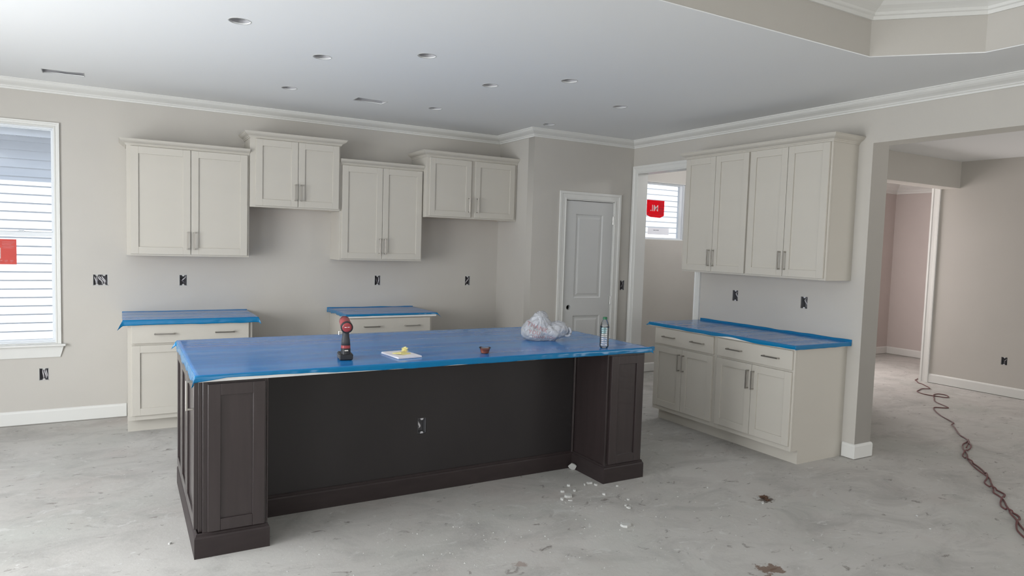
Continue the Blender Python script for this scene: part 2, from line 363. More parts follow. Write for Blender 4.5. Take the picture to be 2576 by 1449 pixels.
structure(wallY('wall_pantry_front', WALL, [(XP, 0), (4.035, 0), (4.035, 2.10), (4.695, 2.10), (4.695, 0), (XR, 0), (XR, H), (XP, H)], [rect(*OUTP)], YP, YP+.115))
structure(wallY('wall_hall', WALL, rect(XR2, 7.2, 0, H), [], YW+.001, YW+.12))
structure(wallX('wall_hall_right', WALL, rect(YD, -1.80, 0, H), [rect(*OUT2)], X2, X2+.13))
structure(wallY('wall_dining_rear', WALL, rect(XR2, X2+.1, 0, TOP), [rect(5.8, 8.2, .7, 2.3)], YD-.13, YD))
structure(boxes('trim_1', WALL, [(XR2, X2, YH, YW, 2.440, H-.0005)]))['label'] = 'dropped header beam across the hall'
structure(wallX('wall_bedroom_right', WALL_WARMLIT, rect(YW, 0, 0, H), [], X3, X3+.13))
structure(wallY('wall_bedroom_back', WALL_WARMLIT, rect(7.14, X3, 0, H), [], -.15, -.04))
structure(wallX('wall_laundry_right', WALL, rect(YW+.12, 0, 0, H), [], 7.02, 7.14))
structure(wallY('wall_bedroom_front', WALL_WARMLIT, rect(X2+.13, X3, 0, H), [], -1.95, -1.83))

# ceiling with light cut-outs, vent slots and the octagonal tray
LIGHTS = [(1.157, -1.059), (2.410, -1.044), (3.614, -1.029), (1.139, -2.143), (2.388, -2.113), (3.621, -2.104), (.571, -2.609), (1.687, -2.58), (2.778, -2.584)]
def ragged_circle(cx, cy, r, seed, n=26):
    return [(cx+(r+.004*noise.noise((math.cos(2*PI*k/n)*1.4, math.sin(2*PI*k/n)*1.4, seed*3.1)))*math.cos(2*PI*k/n), cy+(r+.005*noise.noise((k*.6, seed, 0)))*math.sin(2*PI*k/n)) for k in range(n)]
TX0, TX1, TY0, TY1, TC = -1.6, 4.29, -8.6, -4.14, .425
TRAY = [(TX0+TC, TY1), (TX1-TC, TY1), (TX1, TY1-TC), (TX1, TY0+TC), (TX1-TC, TY0), (TX0+TC, TY0), (TX0, TY0+TC), (TX0, TY1-TC)]
VENT1 = [(1.712, -1.062), (1.83, -1.052), (1.86, -1.058), (1.968, -1.045), (1.958, -.915), (1.87, -.93), (1.83, -.92), (1.706, -.936)]
VENT2 = [(-.498, -.562), (-.40, -.572), (-.36, -.566), (-.236, -.60), (-.236, -.462), (-.36, -.45), (-.4, -.456), (-.50, -.418)]
holes = [ragged_circle(x, y, .056, i) for i, (x, y) in enumerate(LIGHTS)]+[VENT1, VENT2, TRAY]
structure(plate('ceiling', CEIL, rect(XL, XR+.01, YB, 0), holes, .006, Matrix.Translation((0, 0, H+.003))))
structure(boxes('ceiling_hall', CEIL, [(XR2-.01, X3, YD, 0, H, H+.014)]))
TZ = 3.10
bm = bmesh.new(); sweep(bm, TRAY, [(0, H+.0055), (.05, H+.0062), (.05, TZ+.05), (0, TZ+.05)], side=1, closed=True); structure(done(bm, 'wall_tray', WALL))
structure(boxes('ceiling_tray', CEIL, [(TX0-.1, TX1+.1, TY0-.1, TY1+.1, TZ, TZ+.02)]))
structure(crown('trim_tray_crown', TRIM, TRAY, TZ, .125, .11, side=-1, closed=True))
structure(boxes('roof', ROOFM, [(XL-.5, X3+.5, YB-.5, .45, TOP, TOP+.1)]))
# crown moulding of the room
structure(crown('trim_room_crown', TRIM, [(XL, YB), (XL, 0), (XP, 0), (XP, YP), (XR, YP), (XR, YB)], H, .078, .088, side=-1))
structure(crown('trim_bedroom_crown', TRIM, [(7.14, -.15), (X3, -.15), (X3, YW+.12)], H, .178, .13, side=-1))
base('baseboard_back', [(XL, 0), (.036, 0)], side=-1)
base('baseboard_pantry', [(XP, YP), (3.965, YP)], side=-1)
base('baseboard_column', [(XR, -3.415), (XR, -3.511), (XR2, -3.511), (XR2, YH)], side=-1)
base('baseboard_hall', [(X2, -1.898), (X2, YD)], side=-1)
base('baseboard_bedroom', [(7.14, -.15), (X3, -.15), (X3, YW+.12)], side=-1)
base('baseboard_laundry', [(XL2, 0), (7.02, 0), (7.02, YW+.12)], side=-1)

# casings -----------------------------------------------------------------
CW = .085
def casing_flat(name, parent, u0, u1, ztop, face, out, axis, wd=CW, z0=0, m=TRIM):
    """door casing round an opening u0..u1 with head at ztop. face = wall plane coordinate, out = +-1 direction into the room"""
    bm = bmesh.new(); u0 -= .0; P = [(u0, z0), (u0, ztop), (u1, ztop), (u1, z0)]
    prof = [(0, 0), (0, .011), (wd*.12, .015), (wd*.2, .011), (wd*.62, .0125), (wd*.72, .018), (wd, .019), (wd, 0)]
    sweep(bm, P, prof, 1)
    for v in bm.verts:
        u, z, t = v.co.x, v.co.y, v.co.z
        v.co = (u, face+out*t, z) if axis == 'y' else (face+out*t, u, z)
    return done(bm, name, m, parent)
# laundry opening
e = structure(empty('trim_laundry_opening', (XR, -.82, 0)))
c_ = casing_flat('casing', e, -1.735, -.82, 2.405, XR, -1, 'x', wd=.083); c_.matrix_parent_inverse = Matrix.Translation((-XR, .82, 0))
j = boxes('jamb', TRIM, [(XR, XL2, -.82, -.80, 0, 2.425), (XR, XL2, -1.755, -1.735, 0, 2.425), (XR, XL2, -1.735, -.82, 2.405, 2.425)], e); j.matrix_parent_inverse = Matrix.Translation((-XR, .82, 0))
# hall opening to bedroom
e = structure(empty('trim_bedroom_opening', (X2, -1.80, 0)))
bm = bmesh.new(); sweep(bm, [(X2, -1.897), (X2, -1.80), (X2+.13, -1.80)], [(0, 0), (.003, 0), (.012, .0), (.012, H-.001), (0, H-.001)], side=1)
o = done(bm, 'casing', TRIM, e); o.matrix_parent_inverse = Matrix.Translation((-X2, 1.80, 0))
o = boxes('casing_ridge', TRIM, [(X2-.020, X2-.012, -1.897, -1.868, 0, H-.001), (X2-.016, X2-.012, -1.815, -1.80, 0, H-.001)], e, bevel=.002); o.matrix_parent_inverse = Matrix.Translation((-X2, 1.80, 0))

# pantry door ----------------------------------------------------------------
DX0, DX1, DZ = 4.062, 4.676, 2.070
d = structure(empty('door_1', (DX0, YP, 0))); d['label'] = 'white two panel pantry door with empty knob bore'
INV = Matrix.Translation((-DX0, -YP, 0))
def dchild(o): o.matrix_parent_inverse = INV; return o
dchild(casing_flat('casing', d, DX0-.012, DX1+.012, DZ+.012, YP, -1, 'y', wd=.082))
dchild(boxes('jamb', TRIM, [(4.035, DX0-.005, YP-.002, YP+.115, 0, DZ+.025), (DX1+.004, 4.695, YP-.002, YP+.115, 0, DZ+.025), (4.035, 4.695, YP-.002, YP+.115, DZ+.005, 2.10), (4.04, 4.072, YP+.045, YP+.06, 0, DZ)], d))
circ = [(4.131+.027*math.cos(2*PI*k/24), .938+.027*math.sin(2*PI*k/24)) for k in range(24)]
P1, P2 = (4.19, 4.547, 1.038, 1.933), (4.19, 4.547, .25, .847)
dchild(wallY('slab', DOORM, rect(DX0, DX1, .012, DZ), [rect(*P1), rect(*P2), circ], YP+.008, YP+.043, d))
for P in (P1, P2):
    bm = bmesh.new(); rings = []
    for ins, y in ((0, .0085), (.012, .018), (.03, .018), (.05, .0115), (.06, .0115)):
        rings.append([bm.verts.new((x, YP+y, z)) for x, z in ((P[0]+ins, P[2]+ins), (P[1]-ins, P[2]+ins), (P[1]-ins, P[3]-ins), (P[0]+ins, P[3]-ins))])
    for a, b in zip(rings, rings[1:]):
        for k in range(4): bm.faces.new((a[k], a[(k+1) % 4], b[(k+1) % 4], b[k]))
    bm.faces.new(rings[-1]); dchild(done(bm, 'door_panel', DOORM, d))
for z in (1.883, 1.008, .22):
    bm = bmesh.new(); tube(bm, [(4.682, YP-.004, z-.045), (4.682, YP-.004, z+.045)], .006, 8)
    box(bm, 4.668, 4.690, YP-.001, YP+.009, z-.044, z+.044); dchild(done(bm, 'hinge', SILV, d))
bm = bmesh.new(); box(bm, 4.0615, 4.064, YP+.012, YP+.038, .89, .985); dchild(done(bm, 'latch_plate', SILV, d))

# windows ----------------------------------------------------------------------
def window(name, x0, x1, z0, z1, casing, two_sash, label):
    e = structure(empty(name, (x0, 0, z0))); e['label'] = label; I = Matrix.Translation((-x0, 0, -z0))
    def ch(o): o.matrix_parent_inverse = I; return o
    f = .018
    ch(boxes('window_frame', VINYL, [(x0, x0+f, .03, .12, z0, z1), (x1-f, x1, .03, .12, z0, z1), (x0+f, x1-f, .03, .12, z0, z0+f), (x0+f, x1-f, .03, .12, z1-f, z1)], e, bevel=.002))
    ch(boxes('jamb_liner', TRIM, [(x0, x0+.006, .0005, .0295, z0, z1), (x1-.006, x1, .0005, .0295, z0, z1), (x0+.006, x1-.006, .0005, .0295, z0, z0+.006), (x0+.006, x1-.006, .0005, .0295, z1-.006, z1)], e))
    g = .025
    if two_sash:
        zm = z0+(z1-z0)*.517
        for nm, a, b, y in (('lower_sash', z0+f-.01, zm, .05), ('upper_sash', zm-.03, z1-f+.01, .085)):
            s_ = boxes(nm, VINYL, [(x0+f-.01, x0+f+g-.012, y, y+.03, a, b), (x1-f-g+.012, x1-f+.01, y, y+.03, a, b), (x0+f, x1-f, y+.001, y+.029, a+.0005, a+(.022 if nm == 'lower_sash' else .034)), (x0+f, x1-f, y+.001, y+.029, b-(.034 if nm == 'lower_sash' else .014), b-.0005)], e, bevel=.002); ch(s_)
            p_ = boxes('pane', GLASS, [(x0+f+g-.014, x1-f-g+.014, y+.012, y+.015, a+.015, b-.01)], s_)
        k = boxes('sash_lock', VINYL, [((x0+x1)/2-.03, (x0+x1)/2+.03, .045, .08, zm, zm+.008), ((x0+x1)/2-.012, (x0+x1)/2+.02, .04, .07, zm+.008, zm+.018)], e, bevel=.002); ch(k)
        k = boxes('sash_lock', VINYL, [(x1-.27, x1-.21, .045, .08, zm, zm+.008), (x1-.25, x1-.215, .04, .07, zm+.008, zm+.018)], e, bevel=.002); ch(k)
    else:
        s_ = ch(boxes('sash', VINYL, [(x0+f-.005, x0+f+g+.02, .05, .09, z0+f, z1-f), (x1-f-g-.02, x1-f+.005, .05, .09, z0+f, z1-f), (x0+f, x1-f, .051, .089, z0+f-.004, z0+f+.012), (x0+f, x1-f, .051, .089, z1-f-.012, z1-f+.004)], e, bevel=.002))
        boxes('pane', GLASS, [(x0+f+g, x1-f-g, .066, .069, z0+f, z1-f)], s_)
    if casing:
        ch(casing_flat('casing', e, x0, x1, z1, 0, -1, 'y', wd=.033, z0=z0))
        ch(boxes('window_stool', TRIM, [(x0-.066, x1+.066, -.05, .03, z0-.018, z0)], e, bevel=.004))
        bm = bmesh.new(); a, b = x0-.05, x1+.05
        v = [bm.verts.new(p) for p in ((a, 0, z0-.018), (b, 0, z0-.018), (b, -.022, z0-.018), (a, -.022, z0-.018), (a+.025, 0, z0-.11), (b-.025, 0, z0-.11), (b-.025, -.012, z0-.11), (a+.025, -.012, z0-.11))]
        for f_ in ((0, 1, 2, 3), (4, 5, 6, 7), (0, 1, 5, 4), (1, 2, 6, 5), (2, 3, 7, 6), (3, 0, 4, 7)): bm.faces.new([v[i] for i in f_])
        ch(done(bm, 'apron', TRIM, e))
    return e
window('window_1', WX0, WX1, WZ0, WZ1, True, True, 'tall double hung kitchen window with white casing')
window('window_2', LX0, LX1, LZ0, LZ1, False, False, 'small square laundry window high in the wall')

# outside ------------------------------------------------------------------------
structure(boxes('ground', GRND, [(-30, 30, -40, -11.2, -.5, -.3), (-30, -2.9, -11.2, .3, -.5, -.3), (-30, 30, .3, 30, -.5, -.3)]))
h = empty('neighbouring_house', (-6, 3.3, -.3), label='neighbouring house clad in white lap siding seen through the windows', cat='house')
HI = Matrix.Translation((6, -3.3, .3))
def hc(o): o.matrix_parent_inverse = HI; return o
hc(boxes('house_wall', SID, [(-6, 25.2, 3.32, 3.5, -.3, 2.65), (3.2, 25.2, 3.32, 3.5, 2.65, 4)], h))
LAP = .1025
bm = bmesh.new(); v = [bm.verts.new(p) for x in (-6, 16) for p in ((x, 3.284, 0), (x, 3.32, 0), (x, 3.32, LAP), (x, 3.302, LAP+.004))]
for f_ in ((0, 1, 2, 3), (7, 6, 5, 4), (0, 4, 5, 1), (1, 5, 6, 2), (2, 6, 7, 3), (3, 7, 4, 0)): bm.faces.new([v[i] for i in f_])
bmesh.ops.recalc_face_normals(bm, faces=bm.faces); me = bpy.data.meshes.new('siding_board'); bm.to_mesh(me); bm.free(); me.materials.append(SID)
z = .68-LAP*9
while z < 3.9:
    o = link('siding_board', me, None, h); o.location = (0 if z < 2.66 else 9.2, 0, z); hc(o); z += LAP
sl = bmesh.new(); box(sl, -6, 3.2, 2.98, 3.32, 2.69, 2.70)
for k in range(76): box(sl, -6+k*.12, -6+k*.12+.012, 2.98, 3.3, 2.683, 2.692)
hc(done(sl, 'soffit', SID, h)); hc(boxes('fascia', SID, [(-6, 3.2, 2.95, 2.98, 2.66, 2.84)], h)); hc(boxes('gutter', VINYL, [(-6, 3.2, 2.85, 2.95, 2.74, 2.84)], h))
bm = bmesh.new(); v = [bm.verts.new(p) for x in (-6, 3.2) for p in ((x, 2.9, 2.84), (x, 8, 5.2), (x, 8, 5.1), (x, 2.95, 2.75))]
for f_ in ((0, 1, 2, 3), (7, 6, 5, 4), (0, 4, 5, 1), (1, 5, 6, 2), (2, 6, 7, 3), (3, 7, 4, 0)): bm.faces.new([v[i] for i in f_])
hc(done(bm, 'roof_slope', ROOFM, h))

# ================================================================= CABINETS
def place(o): return o
def pull_mesh(vertical, L=.150):
    bm = bmesh.new(); a = .137/2; t = .0048
    if vertical:
        box(bm, -t, t, -.034, -.025, -L/2, L/2)
        for s in (-a, a): box(bm, -t, t, -.026, 0, s-t, s+t)
    else:
        box(bm, -L/2, L/2, -.034, -.025, -t, t)
        for s in (-a, a): box(bm, s-t, s+t, -.026, 0, -t, t)
    bmesh.ops.bevel(bm, geom=list(bm.edges), offset=.001, segments=1, affect='EDGES')
    bmesh.ops.recalc_face_normals(bm, faces=bm.faces); me = bpy.data.meshes.new('pull'); bm.to_mesh(me); bm.free(); me.materials.append(NICK); return me
PV, PH = pull_mesh(True), pull_mesh(False)
def shaker(root, x0, x1, z0, z1, yf, m, handle=None, hz=None, st=.058, name='door'):
    """door slab occupies y yf-.02 .. yf (front faces -y)"""
    y0, y1 = yf-.020, yf
    bm = bmesh.new()
    for b in ((x0, x0+st, y0, y1, z0, z1), (x1-st, x1, y0, y1, z0, z1), (x0+st, x1-st, y0, y1, z0, z0+st), (x0+st, x1-st, y0, y1, z1-st, z1)): box(bm, *b)
    d = done(bm, name, m, root, bevel=.0015)
    boxes('recessed_panel', m, [(x0+st-.005, x1-st+.005, y1-.010, y1-.002, z0+st-.005, z1-st+.005)], d)
    if handle:
        hx = x1-.024 if handle == 'R' else x0+.024
        link('handle', PV, None, d, loc=(hx, y0, hz))
    return d
def drawer(root, x0, x1, z0, z1, yf, m, hs):
    d = boxes('drawer', m, [(x0, x1, yf-.020, yf, z0, z1)], root, bevel=.002)
    for hx in hs: link('handle', PH, None, d, loc=(hx, yf-.020, (z0+z1)/2))
    return d
def upper(name, loc, rz, w_, z0, z1, depth, doors, ctop, hz, label, group, cret=(1, 1), ccut=None):
    """doors: list of (x0,x1,handle side). local frame: back at y=0, front at -depth"""
    r = empty(name, (loc[0], loc[1], 0), rz, label=label, cat='wall cabinet', group=group)
    d = depth-.02
    bm = bmesh.new()
    box(bm, 0, .016, -d, -.001, z0, z1); box(bm, w_-.016, w_, -d, -.001, z0, z1); box(bm, .016, w_-.016, -d, -.001, z1-.016, z1); box(bm, .016, w_-.016, -.01, -.001, z0, z1-.016)
    done(bm, 'carcass', CAB, r)
    boxes('bottom_board', CABIN, [(.016, w_-.016, -d, -.01, z0+.012, z0+.028)], r)
    fr = [(0, .055, -depth, -d, z0, z1), (w_-.055, w_, -depth, -d, z0, z1), (.055, w_-.055, -depth, -d, z0, z0+.045), (.055, w_-.055, -depth, -d, z1-.045, z1)]
    if len(doors) == 2 and doors[1][0]-doors[0][1] > .02: fr.append(((doors[0][1]+doors[1][0])/2-.04, (doors[0][1]+doors[1][0])/2+.04, -depth, -d, z0+.045, z1-.045))
    boxes('face_frame', CAB, fr, r, bevel=.001)
    for (a, b, s) in doors: shaker(r, a, b, z0+.015, z1-.008, -depth, CAB, s, hz)
    path = []
    if cret[0]: path.append((0, -.001))
    path += [(0, -depth), (w_, -depth)]
    if cret[1]: path.append((w_, -.001))
    crown('crown_moulding', CAB, path, ctop, ctop-z1+.004, .052, side=-1, parent=r)
    return r
UP = 'white shaker wall cabinets above the back counters'
upper('wall_cabinet', (.040, 0), 0, .940, 1.403, 2.299, .305, [(.028, .471, 'R'), (.475, .922, 'L')], 2.345, 1.535, 'white two door wall cabinet nearest the tall window, left end of the back wall', UP, cret=(1, 0))
upper('wall_cabinet', (.982, 0), 0, .795, 1.849, 2.452, .320, [(.045, .407, 'R'), (.411, .780, 'L')], 2.503, 1.992, 'short raised wall cabinet over the empty range space', UP)
upper('wall_cabinet', (1.779, 0), 0, .830, 1.392, 2.289, .305, [(.020, .411, 'R'), (.415, .818, 'L')], 2.336, 1.530, 'tall low hung wall cabinet over the middle base cabinet', UP, cret=(0, 0))
upper('wall_cabinet', (2.611, 0), 0, 1.028, 1.833, 2.428, .392, [(.030, .484, 'R'), (.530, .994, 'L')], 2.484, 1.972, 'deep short wall cabinet over the empty fridge space by the pantry corner', UP, cret=(1, 0))
RU = 'white wall cabinets on the right wall'
upper('wall_cabinet', (XR, -1.872), -PI/2, .762, 1.386, 2.437, .311, [(.016, .380, 'R'), (.384, .752, 'L')], 2.491, 1.522, 'right wall cabinet beside the laundry opening, its far pair of doors', RU, cret=(1, 0))
upper('wall_cabinet', (XR, -2.6343), -PI/2, .762, 1.386, 2.437, .311, [(.012, .380, 'R'), (.384, .748, 'L')], 2.491, 1.526, 'right wall cabinet with bare side next to the wide opening', RU, cret=(0, 1))

def lower(name, loc, rz, w_, doors, hs, label, group, depth=.612, m=CAB, drx=None, toe=(0, 0)):
    r = empty(name, (loc[0], loc[1], 0), rz, label=label, cat='base cabinet', group=group)
    d = depth-.02; z1 = .876; zt = .105
    def side(x0, x1):
        bm = bmesh.new(); P = [(-d, zt), (-d, z1), (-.001, z1), (-.001, 0), (-d+.075, 0), (-d+.075, zt)]
        a = [bm.verts.new((x0, y, z)) for y, z in P]; b = [bm.verts.new((x1, y, z)) for y, z in P]
        bm.faces.new(a); bm.faces.new(b[::-1])
        for i in range(6): bm.faces.new((a[i], a[(i+1) % 6], b[(i+1) % 6], b[i]))
        return done(bm, 'side_panel', m, r)
    side(0, .016); side(w_-.016, w_)
    boxes('carcass', m, [(.016, w_-.016, -d, -.01, zt, zt+.016), (.016, w_-.016, -.02, -.002, zt, z1), (.016, w_-.016, -d, -.02, z1-.018, z1)], r)
    boxes('toe_kick', m, [(0, w_, -d+.062, -d+.075, 0, zt)], r)
    boxes('face_frame', m, [(0, .05, -depth, -d, zt, z1), (w_-.05, w_, -depth, -d, zt, z1), (.05, w_-.05, -depth, -d, zt, zt+.06), (.05, w_-.05, -depth, -d, .69, .735), (.05, w_-.05, -depth, -d, z1-.03, z1)], r, bevel=.001)
    drawer(r, doors[0][0], doors[-1][1], .720, .866, -depth, m, hs)
    for (a, b, s) in doors: shaker(r, a, b, .145, .703, -depth, m, s, .583)
    return r
LO = 'white shaker base cabinets along the back wall'
lower('base_cabinet', (.041, 0), 0, .922, [(.028, .457, 'R'), (.461, .892, 'L')], (.258, .702), 'white base cabinet on the back wall closest to the tall window', LO)
lower('base_cabinet', (1.779, 0), 0, .827, [(.022, .410, 'R'), (.414, .805, 'L')], (.220, .617), 'white base cabinet half hidden behind the cordless driver and island', LO)
RL = 'white base cabinets on the right wall'
lower('base_cabinet', (XR, -1.879), -PI/2, .7615, [(.018, .373, 'R'), (.377, .734, 'L')], (.209, .562), 'right wall base cabinet at the laundry opening end', RL)
lower('base_cabinet', (XR, -2.641), -PI/2, .7615, [(.018, .380, 'R'), (.384, .748, 'L')], (.208, .566), 'right wall base cabinet with wide bare side panel near the wide opening', RL)

# countertops + film ----------------------------------------------------------------
def slab(x0, x1, y0, y1, label):
    r = boxes('countertop', QUARTZ, [(x0, x1, y0, y1, .8765, .906)], None, bevel=.002); return tag(r, label, 'countertop', 'white stone countertops')
def film(x0, x1, y0, y1, Z, hem, label, seed=0, flare=(0, 0, 0, 0), rise_back=0, wr=.0012, cut=None, nx=None, out=.35):
    """hem = (left,right,front,back) hanging lengths; flare per corner (lf, rf, lb, rb)"""
    nx = nx or int((x1-x0)/.02); ny = int((y1-y0)/.02); K = 5
    bm = bmesh.new(); G = {}
    for i in range(-K, nx+K+1):
        for j in range(-K, ny+K+1):
            u = min(max(i/nx, 0), 1); v = min(max(j/ny, 0), 1)
            dl = max(0, -i)/K; dr = max(0, i-nx)/K; df = max(0, -j)/K; db = max(0, j-ny)/K
            x = x0+(x1-x0)*u; y = y0+(y1-y0)*v
            nz = lambda a, b, c=0: noise.noise((a, b, seed*7.3+c))
            z = Z+wr*nz(x*.9, y*9)+wr*.22*nz(x*4, y*24, 2)
            ff = 1+.18*nz(x*3, 0, 1)+.10*nz(x*11, 0, 5); fl = 1+.45*nz(y*6, 0, 3)+.35*nz(y*22, 0, 6)
            if cut: ff *= cut(x)
            ax = (hem[0]*dl if dl else hem[1]*dr)*fl; ay = (hem[2]*df if df else hem[3]*db)*ff
            sx_ = -1 if dl else 1; sy_ = -1 if df else 1
            dx = (out*ax*.25+.003*(ax > 0)+.004*nz(y*40, ax*30, 4)*(ax > 0))*sx_; dy = (out*ay*.2+.003*(ay > 0)+.0025*nz(x*24, ay*20, 8)*(ay > 0))*sy_
            drop = max(ax, ay)
            if ax > 0 and ay > 0:
                k = flare[(0 if dl else 1)+(0 if df else 2)]; q = (dl+dr)*(df+db)
                dx += sx_*k*q; dy += sy_*k*q*.6; drop += abs(k)*.9*q
            if rise_back and db: z += rise_back*db*(1+.4*nz(x*8, 0, 9)); drop = 0; dy = .004
            G[i, j] = bm.verts.new((x+dx, y+dy, z-drop))
    for i in range(-K, nx+K):
        for j in range(-K, ny+K):
            bm.faces.new((G[i, j], G[i+1, j], G[i+1, j+1], G[i, j+1]))
    # turned double edge gives the sheet thickness
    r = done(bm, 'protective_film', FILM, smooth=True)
    s = r.modifiers.new('t', 'SOLIDIFY'); s.thickness = .0006; s.offset = 1
    return tag(r, label, 'plastic film', 'blue protective films on the counters')

# back counter, left
slab(.016, 1.0, -.645, -.001, 'white stone top of the back counter by the tall window, mostly under blue film')
film(.010, 1.006, -.652, -.006, .9098, (.012, .014, .042, .0), 'blue film taped over the back counter by the tall window', 1, (.036, .018, 0, 0), rise_back=.004)
# back counter, middle
slab(1.775, 2.640, -.645, -.001, 'white stone top of the middle back counter, front edge bare')
film(1.760, 2.645, -.648, -.006, .9098, (.03, .02, .016, .0), 'blue film with rolled edge over the middle back counter', 2, (.02, .035, 0, 0), rise_back=.006)
# right counter (local y is world -x): built directly in world axes
def slab_r():
    r = boxes('countertop', QUARTZ, [(4.285, 4.936, -3.43, -1.845, .8765, .906)], None, bevel=.002); return tag(r, 'white stone top of the right wall counter under blue film', 'countertop', 'white stone countertops')
slab_r()
def film_r():
    x0, x1, y0, y1 = 4.278, 4.930, -3.436, -1.838
    nx, ny, K = 28, 72, 5; bm = bmesh.new(); G = {}
    nz = lambda a, b, c=0: noise.noise((a, b, 31+c))
    for i in range(-K, nx+K+1):
        for j in range(-K, ny+K+1):
            u = min(max(i/nx, 0), 1); v = min(max(j/ny, 0), 1)
            dl = max(0, -i)/K; dr = max(0, i-nx)/K; df = max(0, -j)/K; db = max(0, j-ny)/K
            x = x0+(x1-x0)*u; y = y0+(y1-y0)*v; z = .9095+.0010*nz(x*16, y*1.5)
            prof = .027+.008*math.sin((y+3.0)*9)*math.exp(-((y+2.9)/.25)**2)*-1.5+.004*nz(y*7, 2)
            ax = prof*dl; ay = .030*(1+.1*nz(x*9, 1))*(df)+.02*db
            dx = -(.004+.06*ax)*(dl > 0); dy = -(.003+.03*ay)*(df > 0)+(.003)*(db > 0)
            if dl and df: dx -= .004*dl*df
            drop = max(ax, ay)
            if dl and db: dx -= .02*dl*db; dy += .012*dl*db; drop += .004
            if dr: z += .018*dr*(1+.35*nz(y*6, 3)); drop = 0; dx = .002*nz(y*9, 4)+.002
            G[i, j] = bm.verts.new((x+dx, y+dy, z-drop))
    for i in range(-K, nx+K):
        for j in range(-K, ny+K): bm.faces.new((G[i, j], G[i+1, j], G[i+1, j+1], G[i, j+1]))
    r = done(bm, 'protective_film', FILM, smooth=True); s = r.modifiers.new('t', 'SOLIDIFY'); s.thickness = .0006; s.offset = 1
    return tag(r, 'blue film over the right wall counter, turned up along the wall', 'plastic film', 'blue protective films on the counters')
film_r()

# ================================================================= ISLAND
IX0, IX1, IF, IB, KN, KL, KR = .341, 3.130, -3.107, -1.93, -2.732, .641, 2.816
isl = empty('kitchen_island', (IX0, IF, 0), label='dark espresso kitchen island with knee space between two corner posts', cat='kitchen island')
II = Matrix.Translation((-IX0, -IF, 0))
def ic(o): o.matrix_parent_inverse = II; return o
zt = .876
ic(wallY('knee_panel', ESPD, rect(KL, KR, 0, zt), [rect(*OUTI)], KN, KN+.018, isl))
ic(boxes('carcass', ESP, [(IX0, IX1, IB, IB+.018, 0, zt), (IX0, IX0+.018, KN, IB, 0, zt), (IX1-.018, IX1, KN, IB, 0, zt), (IX0, KL, KN, KN+.018, 0, zt), (KR, IX1, KN, KN+.018, 0, zt), (IX0, IX1, KN+.018, IB, .1, .118)], isl))
ic(boxes('post', ESP, [(IX0, KL, IF, KN-.0005, 0, zt)], isl, bevel=.002))
ic(boxes('post', ESP, [(KR, IX1, IF, KN-.0005, 0, zt)], isl, bevel=.002))
for a, b in ((.363, .629), (2.836, 3.108)):
    dd = shaker(isl, a, b, .128, .864, IF, ESP, st=.058, name='applied_panel'); ic(dd)
# inside corner beads
for x, s in ((KL, 1), (KR, -1)):
    bm = bmesh.new(); tube(bm, [(x+s*.009, KN-.009, .115), (x+s*.009, KN-.009, zt)], .009, 8); ic(done(bm, 'corner_bead', ESP, isl))
    ic(boxes('edge_bead', ESP, [(x-s*.001, x+s*.006, IF-.004, IF+.012, .11, zt)], isl, bevel=.001))
# base moulding around
bm = bmesh.new()
prof = [(0, 0), (.016, 0), (.016, .098), (.013, .106), (.008, .110), (.008, .118), (.004, .122), (0, .122)]
sweep(bm, [(IX0-.022, IB), (IX0-.022, IF), (KL, IF), (KL, KN), (KR, KN), (KR, IF), (IX1, IF), (IX1, IB)], prof, side=-1)
box(bm, IX0-.022, IX0, IF+.004, IB, 0, .11)
ic(done(bm, 'base_moulding', ESPM, isl))
# end doors facing the tall window side: frame first
e2 = (IX0, IF)
ic(boxes('end_frame', ESP, [(IX0-.018, IX0-.001, IF+.014, IF+.036, .12, zt), (IX0-.018, IX0-.001, IB-.03, IB, .12, zt), (IX0-.018, IX0-.001, IF+.036, IB-.03, .12, .15), (IX0-.018, IX0-.001, IF+.036, IB-.03, .845, zt)], isl, bevel=.001))
def end_door(ya, yb, hs):
    # local door in xz then turned to face -x
    bm = bmesh.new(); st = .058; L_ = yb-ya
    d = empty('tmp', (0, 0, 0)); dr = shaker(None, 0, L_, .135, .870, 0, ESP, hs, .803)
    bpy.data.objects.remove(d); bm.free()
    T = Matrix.Translation((IX0-.018, yb, 0)) @ Matrix.Rotation(-PI/2, 4, 'Z')
    dr.data.transform(T)
    for c in dr.children:
        if c.name.startswith('handle'):
            c.data = c.data.copy(); c.data.transform(T @ Matrix.Translation(c.location)); c.location = (0, 0, 0)
        else: c.data.transform(T)
    dr.parent = isl; ic(dr); return dr
end_door(-3.085, -2.645, 'R'); end_door(-2.635, -2.305, None); end_door(-2.295, -1.965, None)

r = boxes('countertop', QUARTZ, [(.318, 3.150, -3.127, -1.888, .8765, .906)], None, bevel=.002)
tag(r, 'long white stone island top, bare strip showing at its front left edge', 'countertop', 'white stone countertops')
def cut(x): return .5+.45*min(1, max(0, (x-.6)/.6)) if x > .45 else .5+.5*(max(0, (.45-x)/.15))
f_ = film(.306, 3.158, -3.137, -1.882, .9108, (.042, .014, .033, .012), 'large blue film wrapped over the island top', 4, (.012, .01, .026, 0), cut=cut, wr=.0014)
# folded tape stub at the right corner is part of the film
bm = bmesh.new(); pts = [(3.150, -3.139), (3.178, -3.128), (3.205, -3.120)]
for i in range(2):
    a, b = pts[i], pts[i+1]
    vs = [bm.verts.new(p) for p in ((a[0], a[1], .880), (b[0], b[1], .884+.002*i), (b[0], b[1], .912), (a[0], a[1], .914))]
    vs2 = [bm.verts.new((v.co.x, v.co.y+.012, v.co.z)) for v in vs]
    bm.faces.new(vs); bm.faces.new(vs2[::-1])
    for k in range(4): bm.faces.new((vs[k], vs2[k], vs2[(k+1) % 4], vs[(k+1) % 4]))
t = done(bm, 'tape_end', FILM, f_)

